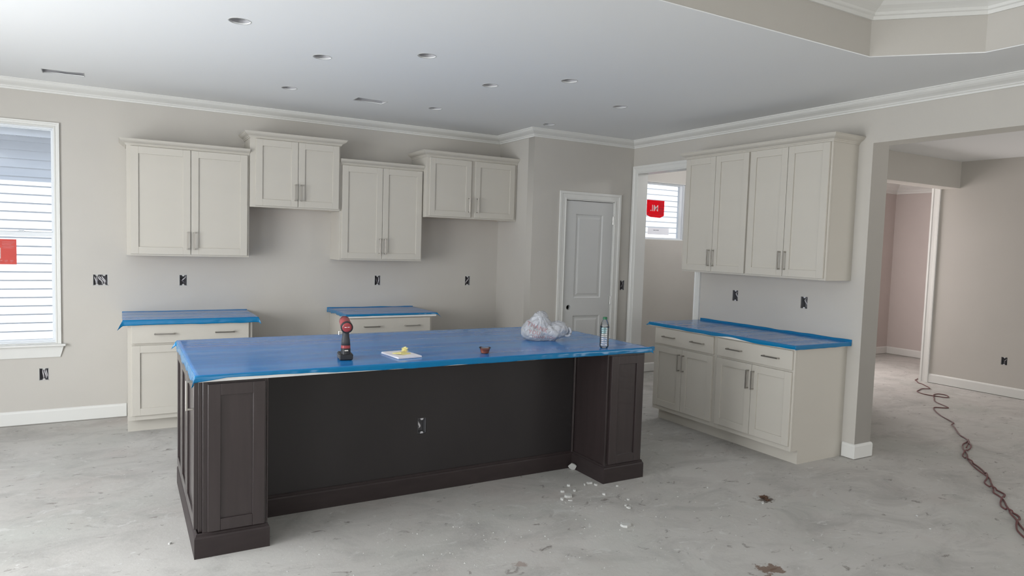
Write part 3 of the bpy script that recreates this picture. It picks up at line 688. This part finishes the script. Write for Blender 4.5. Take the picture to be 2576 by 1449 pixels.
# ================================================================= OUTLETS
def outlet(face_pt, rz, w_, h_, label, wires, style=0, lit=False):
    """opening centre at face_pt on the wall; local: opening in xz, room towards -y"""
    r = empty('outlet_box', face_pt, rz, label=label, cat='outlet box', group='open electrical boxes in the walls')
    hw, hh, dp, t = w_/2, h_/2, .06, .002
    g = .0015
    boxes('back_box', BOXB, [(-hw+g, -hw+g+t, .004, dp, -hh+g, hh-g), (hw-g-t, hw-g, .004, dp, -hh+g, hh-g), (-hw+g, hw-g, .004, dp, -hh+g, -hh+g+t), (-hw+g, hw-g, .004, dp, hh-g-t, hh-g), (-hw+g, hw-g, dp-t, dp, -hh+g, hh-g)], r)
    # ragged drywall rim and screw ears
    bm = bmesh.new()
    for sx_ in ((-1, 1) if w_ > .08 else (0,)):
        for sz in (-1, 1):
            cx = sx_*w_*.25; a = [(cx-.011, hh), (cx+.011, hh), (cx+.007, hh-.012), (cx-.007, hh-.012)]
            vs = [bm.verts.new((x, .003, z*sz)) for x, z in a]; v2 = [bm.verts.new((x, .006, z*sz)) for x, z in a]
            bm.faces.new(vs); bm.faces.new(v2[::-1])
            for k in range(4): bm.faces.new((vs[k], v2[k], v2[(k+1) % 4], vs[(k+1) % 4]))
    done(bm, 'screw_ear', DRY if style == 0 else TIN, r)
    for i, (xa, za, xb, zb, dk) in enumerate(wires):
        P = [(xa*hw, .05, za*hh), (xa*hw*.9+xb*hw*.1, .014+.006*(i % 2), za*hh*.7+zb*hh*.3), (xb*hw*.9, .010+.005*(i % 2), zb*hh*.6+za*hh*.2), (xb*hw*.95, .03, zb*hh)]
        bm = bmesh.new(); tube(bm, smooth_path(P, 5), .0042, 7); done(bm, 'wire', WIRED if dk else WIRE, r, smooth=True)
    if style == 0: boxes('drywall_rim', DRY, [(-hw-.004, -hw, -.0008, .002, -hh-.003, hh+.003), (hw, hw+.004, -.0008, .002, -hh-.004, hh+.002), (-hw-.004, hw+.004, -.0008, .002, -hh-.005, -hh), (-hw-.003, hw+.003, -.0008, .002, hh, hh+.003)], r)
    return r
def mid(o): return ((o[0]+o[1])/2, (o[2]+o[3])/2, o[1]-o[0], o[3]-o[2])
W1 = [(-.3, .9, -.1, -.8, 0), (.1, .9, .5, -.8, 0), (.5, .8, .8, -.5, 0)]
LB = ['wide two gang outlet box full of grey wires between window and cabinets', 'open outlet box above the blue topped counter nearest the window', 'open outlet box under the low hung middle cabinet', 'open outlet box in the fridge space beside the pantry corner', 'low open outlet box under the tall window']
WS = [[(-.8, .9, -.7, -.7, 0), (-.5, .9, -.55, -.9, 0), (-.3, .8, .25, -.8, 0), (-.1, .9, .6, -.75, 0), (.2, .9, .7, -.5, 0), (.8, .8, -.2, -.3, 1)],
      [(-.5, .3, .3, -.8, 1), (.8, .9, -.1, -.2, 0)], [(-.4, .8, -.3, -.8, 1), (.1, .8, 0, -.8, 1), (.6, .8, .5, -.7, 0)], [(.7, .9, -.5, -.8, 0), (-.5, .8, .2, -.4, 1)], W1]
for o, l, ws in zip(OUTB, LB, WS):
    cx, cz, ww, hh = mid(o); outlet((cx, 0, cz), 0, ww, hh, l, ws)
for o, l in zip(OUTR, ('outlet box on the right wall, the one closer to the laundry opening', 'outlet box on the right wall, the one closer to the wide opening')):
    cx, cz, ww, hh = mid(o); outlet((XR, cx, cz), -PI/2, ww, hh, l, [(-.1, .8, .7, -.5, 0), (.4, .9, .8, -.1, 1)], 1)
cx, cz, ww, hh = mid(OUTP); outlet((cx, YP, cz), 0, ww, hh, 'open outlet box between the pantry door and the laundry opening', [(.3, .8, -.4, -.7, 1), (.6, .9, .3, -.4, 0)], 1)
cx, cz, ww, hh = mid(OUT2); outlet((X2, cx, cz), -PI/2, ww, hh, 'small open outlet box low on the far right hall wall', [(-.4, .8, .3, -.8, 1), (.4, .8, -.2, -.7, 0)], 1)
cx, cz, ww, hh = mid(OUTI); outlet((cx, KN, cz), 0, ww, hh, 'open outlet box cut in the dark knee panel of the island', [(-.8, .7, -.5, -.4, 0), (-.6, .6, -.3, -.3, 0)], 2)

# ================================================================= CEILING FIXTURES
LL = ['back row, above the low hung middle back cabinets side nearest the window', '', '']
names = [('back row, left one of the row', 0), ('back row, middle one of the row', 1), ('back row, right one above the pantry corner', 2),
         ('middle row, left one of the row', 3), ('middle row, centre one of the row', 4), ('middle row, right one before the right wall', 5),
         ('front row, the large one farthest left', 6), ('front row, centre one of the row', 7), ('front row, right one of the row', 8)]
for (lb, i), (x, y) in zip(names, LIGHTS):
    r = empty('recessed_light', (x, y, H), label='recessed light hole, '+lb, cat='ceiling light', group='unfinished recessed light openings')
    bm = bmesh.new(); rg = lathe(bm, [(.061, .0065), (.062, .03), (.062, .13), (.05, .14)], 24); bm.faces.new(rg[-1]); done(bm, 'housing_can', TIN, r, smooth=True)
    bm = bmesh.new(); n_ = 26; a = []
    for k in range(n_):
        t = 2*PI*k/n_; rr = .056+.003*noise.noise((k*.9, i, 2)); a.append([bm.verts.new((q*math.cos(t), q*math.sin(t), z)) for q, z in ((rr, -.0012), (rr+.004+.003*abs(noise.noise((k*1.7, i, 9))), -.0012), (rr+.005, .0008))])
    for k in range(n_):
        for q in range(2): bm.faces.new((a[k][q], a[(k+1) % n_][q], a[(k+1) % n_][q+1], a[k][q+1]))
    done(bm, 'torn_drywall_edge', DRY, r)
    bm = bmesh.new(); s_ = random.uniform(-1, 1)
    box(bm, -.05, -.02, -.012, .012, .03, .034); box(bm, .02+.01*s_, .045, -.01, .01, .02, .024); done(bm, 'clip', SILV, r)
for V, lb in ((VENT1, 'rectangular duct cut-out in the ceiling above the middle back cabinet'), (VENT2, 'rectangular duct cut-out in the ceiling above the tall window')):
    r = empty('ceiling_duct', (V[0][0], V[0][1], H), label=lb, cat='vent opening', group='open duct cut-outs in the ceiling'); I = Matrix.Translation((-V[0][0], -V[0][1], -H))
    xs = [p[0] for p in V]; ys = [p[1] for p in V]; x0, x1, y0, y1 = min(xs)-.004, max(xs)+.004, min(ys)-.004, max(ys)+.004
    o = boxes('duct_boot', TIN, [(x0, x0+.003, y0, y1, H+.0065, H+.12), (x1-.003, x1, y0, y1, H+.0065, H+.12), (x0, x1, y0, y0+.003, H+.0065, H+.12), (x0, x1, y1-.003, y1, H+.0065, H+.12), (x0, x1, y0, y1, H+.117, H+.12)], r); o.matrix_parent_inverse = I
    bm = bmesh.new(); k = len(V); c0 = (sum(xs)/k, sum(ys)/k); a = [[bm.verts.new((c0[0]+(x-c0[0])*q, c0[1]+(y-c0[1])*(1+(q-1)*2), H+z)) for q, z in ((1, -.001), (1.03, -.001), (1.03, .001))] for x, y in V]
    for i in range(k):
        for q in range(2): bm.faces.new((a[i][q], a[(i+1) % k][q], a[(i+1) % k][q+1], a[i][q+1]))
    o = done(bm, 'torn_drywall_edge', DRY, r); o.matrix_parent_inverse = I

# ================================================================= THINGS ON THE ISLAND
ZI = .9128
# cordless driver, front (chuck) along +y
dr = empty('cordless_driver', (1.094, -2.925, ZI), math.radians(-9), label='red and black cordless driver standing on its battery on the island', cat='power tool')
boxes('battery', BLACK, [(-.037, .037, -.035, .075, 0, .036)], dr, bevel=.005)
boxes('battery_rail', BOXB, [(-.0395, -.037, -.03, .06, .012, .017), (-.0395, -.037, -.03, .06, .022, .027), (.037, .0395, -.03, .06, .012, .017), (.037, .0395, -.03, .06, .022, .027)], dr)
bm = bmesh.new()
def loft(bm, secs, seg=16):
    rings = []
    for (cx, cy, z, rx, ry) in secs:
        rings.append([bm.verts.new((cx+rx*math.copysign(abs(math.cos(2*PI*k/seg))**.75, math.cos(2*PI*k/seg)), cy+ry*math.copysign(abs(math.sin(2*PI*k/seg))**.75, math.sin(2*PI*k/seg)), z)) for k in range(seg)])
    for a, b in zip(rings, rings[1:]):
        for j in range(seg): bm.faces.new((a[j], a[(j+1) % seg], b[(j+1) % seg], b[j]))
    bm.faces.new(rings[0][::-1]); bm.faces.new(rings[-1])
loft(bm, [(0, -.004, .034, .026, .034), (0, -.004, .062, .0265, .030), (0, -.003, .066, .0255, .026)]); done(bm, 'handle_foot', BLACK, dr, smooth=False, bevel=0)
bm = bmesh.new(); loft(bm, [(0, -.003, .066, .0262, .027), (0, -.003, .082, .0255, .026)]); done(bm, 'red_band', RED, dr)
bm = bmesh.new(); loft(bm, [(0, -.003, .082, .0252, .0255), (0, -.002, .105, .0235, .023), (0, .0, .13, .0195, .022), (0, .003, .150, .018, .024), (0, .004, .165, .020, .028)]); done(bm, 'grip', GREY, dr, smooth=True)
boxes('charge_label', SILV, [(-.010, .010, -.0356, -.0352, .052, .058)], dr)
boxes('trigger', DRED, [(-.008, .008, .022, .034, .128, .158)], dr, bevel=.003)
def ycyl(bm, secs, zc, seg=22):
    rings = [[bm.verts.new((r*math.cos(2*PI*k/seg), y, zc+r*math.sin(2*PI*k/seg))) for k in range(seg)] for y, r in secs]
    for a, b in zip(rings, rings[1:]):
        for j in range(seg): bm.faces.new((a[j], a[(j+1) % seg], b[(j+1) % seg], b[j]))
    bm.faces.new(rings[0][::-1]); bm.faces.new(rings[-1])
    bmesh.ops.rotate(bm, verts=bm.verts, cent=(0, -.04, .188), matrix=Matrix.Rotation(math.radians(11), 3, 'X'))
bm = bmesh.new(); ycyl(bm, [(-.052, .020), (-.050, .026), (-.03, .030), (.0, .031), (.05, .030), (.058, .028)], .188); done(bm, 'motor_housing', RED, dr, smooth=True)
bm = bmesh.new(); ycyl(bm, [(-.048, .029), (-.046, .0335), (-.030, .0335), (-.028, .031)], .186); done(bm, 'rear_guard', BLACK, dr, smooth=False)
boxes('rear_logo', STWH, [(-.014, -.002, -.0525, -.0520, .186, .189), (.002, .014, -.0525, -.0520, .187, .190)], dr)
bm = bmesh.new(); ycyl(bm, [(.056, .030), (.07, .030), (.09, .022), (.112, .018), (.116, .012)], .188); done(bm, 'gear_nose', DRED, dr, smooth=True)
bm = bmesh.new(); ycyl(bm, [(.116, .009), (.135, .009)], .188, 10); done(bm, 'chuck', SILV, dr)
boxes('belt_clip', SILV, [(-.041, -.038, -.012, -.002, .140, .163), (-.041, -.014, -.012, -.002, .158, .163)], dr, bevel=.001)

# notepad
A = math.radians(6.5)
npd = empty('spiral_notepad', (1.437, -2.895, ZI), A, label='white top-spiral notepad lying open on the blue film', cat='notepad')
boxes('cover', PAPER, [(-.076, .076, -.114, .114, 0, .002)], npd)
bm = bmesh.new()
for k in range(6): box(bm, -.075+random.uniform(-.001, .001), .075, -.113, .110, .002+.0012*k, .0031+.0012*k)
done(bm, 'paper_sheets', PAPER, npd)
for k in range(16):
    bm = bmesh.new(); x = -.070+k*.0093; tube(bm, [(x, .110+.006*math.cos(t), .005+.006*math.sin(t)) for t in [i*PI/5 for i in range(10)]], .0009, 5); done(bm, 'spiral_ring', SILV, npd)
ZP = ZI+.0093
st = empty('sticky_note_pad', (1.437, -2.90, ZP), A+.25, label='yellow sticky note pad with curled corner on the notepad', cat='sticky notes')
bm = bmesh.new(); n_ = 8; G = {}
for i in range(n_+1):
    for j in range(n_+1):
        x = -.038+.076*i/n_; y = -.038+.076*j/n_; c = max(0, .35-(i/n_))*max(0, 1-j/n_*.8); G[i, j] = (x, y, .0045+.03*c*c*3)
V = {k: bm.verts.new(p) for k, p in G.items()}; V2 = {k: bm.verts.new((p[0], p[1], max(0, p[2]-.0045))) for k, p in G.items()}
for i in range(n_):
    for j in range(n_): bm.faces.new((V[i, j], V[i+1, j], V[i+1, j+1], V[i, j+1])); bm.faces.new((V2[i, j], V2[i, j+1], V2[i+1, j+1], V2[i+1, j]))
for i in range(n_):
    for a, b in (((i, 0), (i+1, 0)), ((n_, i), (n_, i+1)), ((i+1, n_), (i, n_)), ((0, i+1), (0, i))): bm.faces.new((V[a], V2[a], V2[b], V[b]))
done(bm, 'note_stack', YEL, st)
def crumple(name, r, m, parent, seed, squash=.8, sub=3, amp=.45, fr=1.6, **k):
    bm = bmesh.new(); bmesh.ops.create_icosphere(bm, subdivisions=sub, radius=1)
    for v in bm.verts:
        n_ = v.co.normalized(); q = 1+amp*noise.noise(n_*fr+Vector((seed, 0, 0)))+amp*.6*abs(noise.noise(n_*fr*2.4+Vector((seed, 3, 0))))-amp*.25
        v.co = n_*q; v.co.z *= squash
    lo = min(v.co.z for v in bm.verts)
    for v in bm.verts: v.co.z = max(v.co.z-lo*.85, 0); v.co *= r
    return done(bm, name, m, parent, **k)
o = crumple('crumpled_note', .017, CREAM, None, 5, .85, 4, .8, 2.6, loc=(1.468, -2.868, ZP+.0046)); tag(o, 'crumpled ball of yellow paper on top of the sticky notes', 'paper')

# sauce cup
cp = empty('sauce_cup', (1.948, -2.985, ZI), label='small clear lidded cup of red-brown sauce on the blue film', cat='cup')
bm = bmesh.new(); rg = lathe(bm, [(.0235, 0), (.0245, .002), (.0325, .030), (.0355, .032), (.0355, .035)], 28); bm.faces.new(rg[0][::-1]); done(bm, 'cup_wall', CUPM, cp, smooth=True)
bm = bmesh.new(); rg = lathe(bm, [(.0228, .0008), (.0238, .003), (.0312, .0275)], 28); bm.faces.new(rg[0][::-1]); bm.faces.new(rg[-1]); done(bm, 'sauce', SAUCE, cp)
bm = bmesh.new(); rg = lathe(bm, [(.0355, .031), (.0362, .036), (.033, .037), (.031, .033)], 28); bm.faces.new(rg[-1]); done(bm, 'lid', CUPM, cp, smooth=True)

# bottle
bt = empty('water_bottle', (2.815, -3.055, ZI), label='clear ribbed water bottle with green cap at the island front corner', cat='bottle')
prof = [(.012, .004), (.024, .0), (.0285, .006), (.031, .02)]
z = .022
while z < .135: prof += [(.031, z), (.0295, z+.006), (.031, z+.012)]; z += .0135
prof += [(.0315, .142), (.030, .152), (.024, .172), (.016, .188), (.0125, .194), (.0125, .200)]
bm = bmesh.new(); rg = lathe(bm, prof, 32); bm.faces.new(rg[0][::-1]); done(bm, 'bottle_wall', PET, bt, smooth=True)
bm = bmesh.new(); rg = lathe(bm, [(.0145, .193), (.0145, .207), (.013, .2085)], 24); bm.faces.new(rg[-1]); bm.faces.new(rg[0][::-1]); done(bm, 'cap', GREEN, bt)
bm = bmesh.new(); seg = 32
rr = [[bm.verts.new((.0322*math.cos(2*PI*k/seg), .0322*math.sin(2*PI*k/seg), zz)) for k in range(seg)] for zz in (.100, .143)]
for k in range(12, 22): bm.faces.new((rr[0][k], rr[0][k+1], rr[1][k+1], rr[1][k]))
done(bm, 'label_film', PETL, bt, smooth=True)

# plastic bag: camera-facing frame not used; the bag lies along world x
def bag():
    bx, by = 2.622, -2.61
    root = empty('plastic_bag', (bx, by, ZI), math.radians(-30), label='knotted white thank you carry-out bag slumped on the island', cat='bag')
    bm = bmesh.new()
    def blob(c, r, seed, amp=.12):
        b2 = bmesh.new(); bmesh.ops.create_icosphere(b2, subdivisions=5, radius=1)
        for v in b2.verts:
            n_ = v.co.normalized(); v.co = Vector((c[0]+n_.x*r[0], c[1]+n_.y*r[1], c[2]+n_.z*r[2]))
        me = bpy.data.meshes.new('t'); b2.to_mesh(me); b2.free(); bm.from_mesh(me); bpy.data.meshes.remove(me)
    blob((-.045, 0, .055), (.125, .10, .068), 1); blob((-.035, 0, .105), (.082, .075, .085), 2); blob((-.022, 0, .16), (.045, .05, .048), 3)
    blob((.055, -.01, .06), (.10, .085, .06), 4); blob((.105, -.01, .09), (.072, .06, .05), 5); blob((-.085, 0, .08), (.075, .08, .07), 7)
    me = bpy.data.meshes.new('bag_body'); bm.to_mesh(me); bm.free()
    o = bpy.data.objects.new('t', me); COL.objects.link(o); md = o.modifiers.new('r', 'REMESH'); md.mode = 'VOXEL'; md.voxel_size = .0055
    sm = o.modifiers.new('s', 'SMOOTH'); sm.iterations = 6
    dg = bpy.context.evaluated_depsgraph_get(); m2 = bpy.data.meshes.new_from_object(o.evaluated_get(dg)); bpy.data.objects.remove(o); m2.name = 'bag_body'; m2.materials.clear()
    m2.update(); nn = [v.normal.copy() for v in m2.vertices]
    for v, n_ in zip(m2.vertices, nn):
        p = v.co.copy(); q = noise.ridged_multi_fractal(p*16, 1, 2, 3, 1, 2)-1.1
        rad = math.atan2(p.z-.18, p.x+.02)
        v.co += n_*(.0035*q+.0028*math.sin(rad*17+3*noise.noise(p*9))*min(1, p.z/.05)+.012*noise.noise(p*13))
        if v.co.z < .004: v.co.z = .0005+.2*max(0, v.co.z)
    m2.polygons.foreach_set('use_smooth', [True]*len(m2.polygons))
    b = link('bag_body', m2, BAG, root)
    tree = BVHTree.FromPolygons([v.co for v in m2.vertices], [list(p.vertices) for p in m2.polygons])
    def wrap(txt, size, cx, cz, ang, thick=.0016):
        cu = bpy.data.curves.new('x', 'FONT'); cu.body = txt; cu.size = size; cu.align_x = 'CENTER'; cu.align_y = 'CENTER'; cu.space_character = 1.15
        cu.fill_mode = 'NONE'
        cu.fill_mode = 'BOTH'; cu.offset = .0006
        t = bpy.data.objects.new('t', cu); COL.objects.link(t); dg = bpy.context.evaluated_depsgraph_get(); tm = bpy.data.meshes.new_from_object(t.evaluated_get(dg)); bpy.data.objects.remove(t); tm.materials.clear()
        bb = bmesh.new(); bb.from_mesh(tm); bmesh.ops.triangulate(bb, faces=bb.faces); bmesh.ops.subdivide_edges(bb, edges=bb.edges, cuts=1)
        R = Matrix.Rotation(ang, 3, 'Z')
        for v in bb.verts:
            p = R @ v.co; hit = tree.ray_cast(Vector((p.x+cx, -.5, p.y+cz)), Vector((0, 1, 0)))
            if hit[0]: v.co = hit[0]+hit[1]*.0012
            else: v.co = Vector((p.x+cx, -.02, p.y+cz))
        bb.to_mesh(tm); bb.free(); tm.name = 'lettering'; link('lettering', tm, BAGPR, root)
    wrap('THANK', .040, -.055, .098, -.32); wrap('YOU', .036, -.075, .062, -.15); wrap('THANK YOU', .026, -.01, .030, -.04)
    # two loose handle loops knotted at the top
    for s in (1, -1):
        bm = bmesh.new(); P = [(.15, -.01*s, .075), (.175, -.03*s, .085+.01*s), (.185, -.035*s, .06), (.165, -.03*s, .038), (.135, -.01*s, .045)]
        tube(bm, smooth_path(P, 5), [.011, .012]*10+[.010], 8) if False else tube(bm, smooth_path(P, 5), .009, 8); done(bm, 'handle_loop', BAG, root, smooth=True)
    return root
bag()

# ================================================================= STICKERS ON GLASS
sk = empty('window_sticker', (-.83, .060, 1.406), label='faded red sticker on the lower pane of the tall window', cat='sticker', group='red stickers on window panes')
boxes('sticker_sheet', SALM, [(-.101, .101, -.0005, .0005, -.101, .101)], sk)
boxes('white_block', STWH2, [(-.06, -.002, -.0012, -.0006, -.055, .03)], sk)
bm = bmesh.new()
for k in range(5): box(bm, .008, .088-.01*(k % 3), -.0012, -.0006, .078-.012*k, .081-.012*k)
for k in range(4): box(bm, -.05+.036*k, -.028+.036*k, -.0012, -.0006, -.072, -.068); box(bm, -.05+.036*k, -.034+.036*k, -.0012, -.0006, -.082, -.079)
done(bm, 'fine_print', SALD, sk)
s2 = empty('window_sticker', (5.975, .062, 2.108), label='bright red sticker with white letters on the laundry window', cat='sticker', group='red stickers on window panes')
boxes('sticker_sheet', STRED, [(-.145, .150, -.0005, .0005, -.088, .105)], s2)
wallY('folded_flap', STRED, [(-.145, -.0882), (.150, -.0882), (.085, -.118), (-.08, -.112)], [], -.0005, .0005, s2)
text_mesh('.IM', .112, 'lettering', STWH2, Matrix.Translation((-.018, -.0014, .0)) @ Matrix.Rotation(PI/2, 4, 'X'), s2, bold=.0012)
bm = bmesh.new()
for k in range(12): box(bm, .066, .142-.006*(k % 3), -.0014, -.0006, .085-.014*k, .0885-.014*k)
box(bm, -.135, -.105, -.0014, -.0006, -.070, -.060); box(bm, -.125, -.10, -.0014, -.0006, .080, .084); box(bm, .06, .142, -.0014, -.0006, -.004, .004)
done(bm, 'fine_print', STRD2, s2)
s3 = tag(boxes('paper_label', STWH2, [(5.86, 6.22, .060, .061, 1.775, 1.862)]), 'white paper label at the bottom of the laundry window', 'sticker')
for a in ((5.955, 5.985), (5.992, 6.012), (6.018, 6.045)): boxes('print', BOXB, [(a[0], a[1], .0592, .0598, 1.826, 1.833)], s3)

# ================================================================= FLOOR THINGS
def cordage():
    P = [(9.02, -1.70), (8.95, -1.735), (8.87, -1.755), (8.825, -1.80), (8.71, -1.885), (8.665, -1.97), (8.46, -2.165), (8.36, -2.13), (8.24, -2.16), (8.13, -2.20), (8.06, -2.33), (8.08, -2.46), (8.13, -2.54), (8.25, -2.47), (8.24, -2.38), (8.12, -2.39), (7.95, -2.49), (7.77, -2.60), (7.62, -2.80), (7.56, -2.83), (7.46, -2.76), (7.33, -2.83), (7.14, -2.99), (6.95, -3.21), (6.84, -3.25), (6.74, -3.33), (6.53, -3.48), (6.39, -3.62)]
    Q = [(6.14, -3.73), (5.94, -3.82), (5.82, -3.89), (5.645, -4.05), (5.467, -4.21), (5.307, -4.29), (5.185, -4.40), (5.104, -4.467), (4.926, -4.56), (4.85, -4.63), (4.777, -4.70), (4.637, -4.77), (4.478, -4.88), (4.2, -5.1), (3.9, -5.3)]
    bm = bmesh.new(); z = .0052
    tube(bm, [(p.x, p.y, z+.006*abs(noise.noise(Vector((p.x*3, p.y*3, 0))))) for p in smooth_path([(x, y, 0) for x, y in P+Q[:1]], 6)], .0052, 8)
    base_ = smooth_path([(x, y, 0) for x, y in [P[-1]]+Q], 10)
    for s in (1, -1):
        pts = []
        for i, p in enumerate(base_):
            d = (base_[min(i+1, len(base_)-1)]-base_[max(i-1, 0)]).normalized(); nrm = Vector((-d.y, d.x, 0))
            a = math.sin(i*.19)*(.016+.014*max(0, math.sin(i*.095+1)))*min(1, i/6)
            q = p+nrm*a*s; pts.append((q.x, q.y, z+(.011 if (s > 0 and abs(a) < .008) else 0)))
        tube(bm, pts, .0052, 8)
    return tag(done(bm, 'extension_cord', CORD, smooth=True), 'twisted red-brown extension cord running across the floor into the far room', 'cord')
cordage()
def chunk(x, y, w_, d_, h_, seed, label, tilt=0, m=DRY):
    bm = bmesh.new(); n_ = 9
    top = []; bot = []
    for k in range(n_):
        t = 2*PI*k/n_; r = 1+.45*noise.noise((math.cos(t)*1.3+seed, math.sin(t)*1.3, seed))
        bot.append(bm.verts.new((w_/2*r*math.cos(t), d_/2*r*math.sin(t), 0))); top.append(bm.verts.new((w_/2*r*.88*math.cos(t), d_/2*r*.88*math.sin(t), h_*(1+.3*noise.noise((k, seed, 1))))))
    bm.faces.new(bot[::-1]); bm.faces.new(top)
    for k in range(n_): bm.faces.new((bot[k], bot[(k+1) % n_], top[(k+1) % n_], top[k]))
    o = done(bm, 'drywall_chunk', m); o.location = (x, y, .0008); o.rotation_euler = (tilt, 0, seed)
    return tag(o, label, 'debris', 'plaster scraps on the concrete floor')
CH = [(2.458, -3.215, .062, .05, .014, 'largest oval plaster scrap in the cluster before the island'), (2.569, -3.053, .026, .03, .012, 'small pointed plaster scrap just above the oval one'),
      (2.391, -3.243, .028, .022, .013, 'square plaster scrap at the near left of the oval one'), (2.465, -3.133, .022, .018, .012, 'little plaster scrap touching the far edge of the oval one'),
      (2.548, -3.148, .026, .018, .010, 'thin plaster scrap to the right of the oval one'), (2.426, -3.275, .03, .012, .006, 'sliver of plaster under the oval scrap'),
      (2.675, -3.086, .03, .014, .010, 'left scrap of the row beside the right island post'), (2.718, -3.079, .045, .022, .012, 'longest scrap of the row beside the right island post'),
      (2.743, -3.118, .032, .022, .010, 'right scrap of the row touching the right island post'), (2.497, -3.73, .075, .05, .011, 'flat angular plaster piece alone in the open floor'),
      (2.684, -3.282, .024, .02, .010, 'small double scrap in front of the right post'), (2.862, -3.197, .018, .014, .008, 'tiny round scrap right of the island post'),
      (2.77, -3.421, .018, .014, .008, 'tiny scrap midway between the post and the angular piece'), (2.692, -3.493, .016, .016, .008, 'tiny scrap left of the chip pair'),
      (2.687, -3.530, .028, .022, .008, 'pale chip just beyond the angular plaster piece'), (3.520, -3.835, .034, .018, .008, 'white scrap beside the brown leaf stain'), (3.401, -3.481, .010, .01, .006, 'lone white crumb on the open floor right of the island'),
      (.21, -2.88, .02, .014, .008, 'white crumb beside the left end of the island'), (4.1, -4.55, .014, .012, .006, 'white crumb near the cord, the nearer one'), (4.23, -4.40, .016, .01, .006, 'white crumb near the cord, the farther one')]
for i, c in enumerate(CH): chunk(*c[:5], i*1.7+.3, c[5])
o = chunk(2.775, -2.80, .060, .055, .012, 2.2, 'torn whitish scrap leaning in the knee space corner', tilt=1.1); o.location.z = .024
# dried leaf crumbs
for i, (x, y, s, l) in enumerate(((3.60, -3.775, .05, 'dark dry leaf crumbs on the floor right of the island'), (3.585, -3.815, .035, 'brown crumb heap beside the white scrap'))):
    o = crumple('leaf_crumbs', s*.5, SOIL, None, i*3+1, .25, 3, 1.2, 3, loc=(x, y, 0)); tag(o, l, 'debris')

# fine plaster crumbs scattered in front of the island: too many and too small to count
bm = bmesh.new(); rg_ = random.Random(3)
for k in range(170):
    x = rg_.gauss(2.0, .8); y = -3.25-abs(rg_.gauss(0, .55)); q = rg_.uniform(.0015, .0055)
    n_ = 5; a0 = rg_.uniform(0, 6)
    a = [bm.verts.new((x+q*math.cos(a0+2*PI*t/n_)*rg_.uniform(.6, 1.3), y+q*math.sin(a0+2*PI*t/n_)*rg_.uniform(.6, 1.3), 0.0004)) for t in range(n_)]
    b = bm.verts.new((x, y, q*.9)); bm.faces.new(a[::-1])
    for t in range(n_): bm.faces.new((a[t], a[(t+1) % n_], b))
tag(done(bm, 'plaster_crumbs', DRY), 'fine plaster crumbs sprinkled over the floor before the island', 'crumbs', kind='stuff')
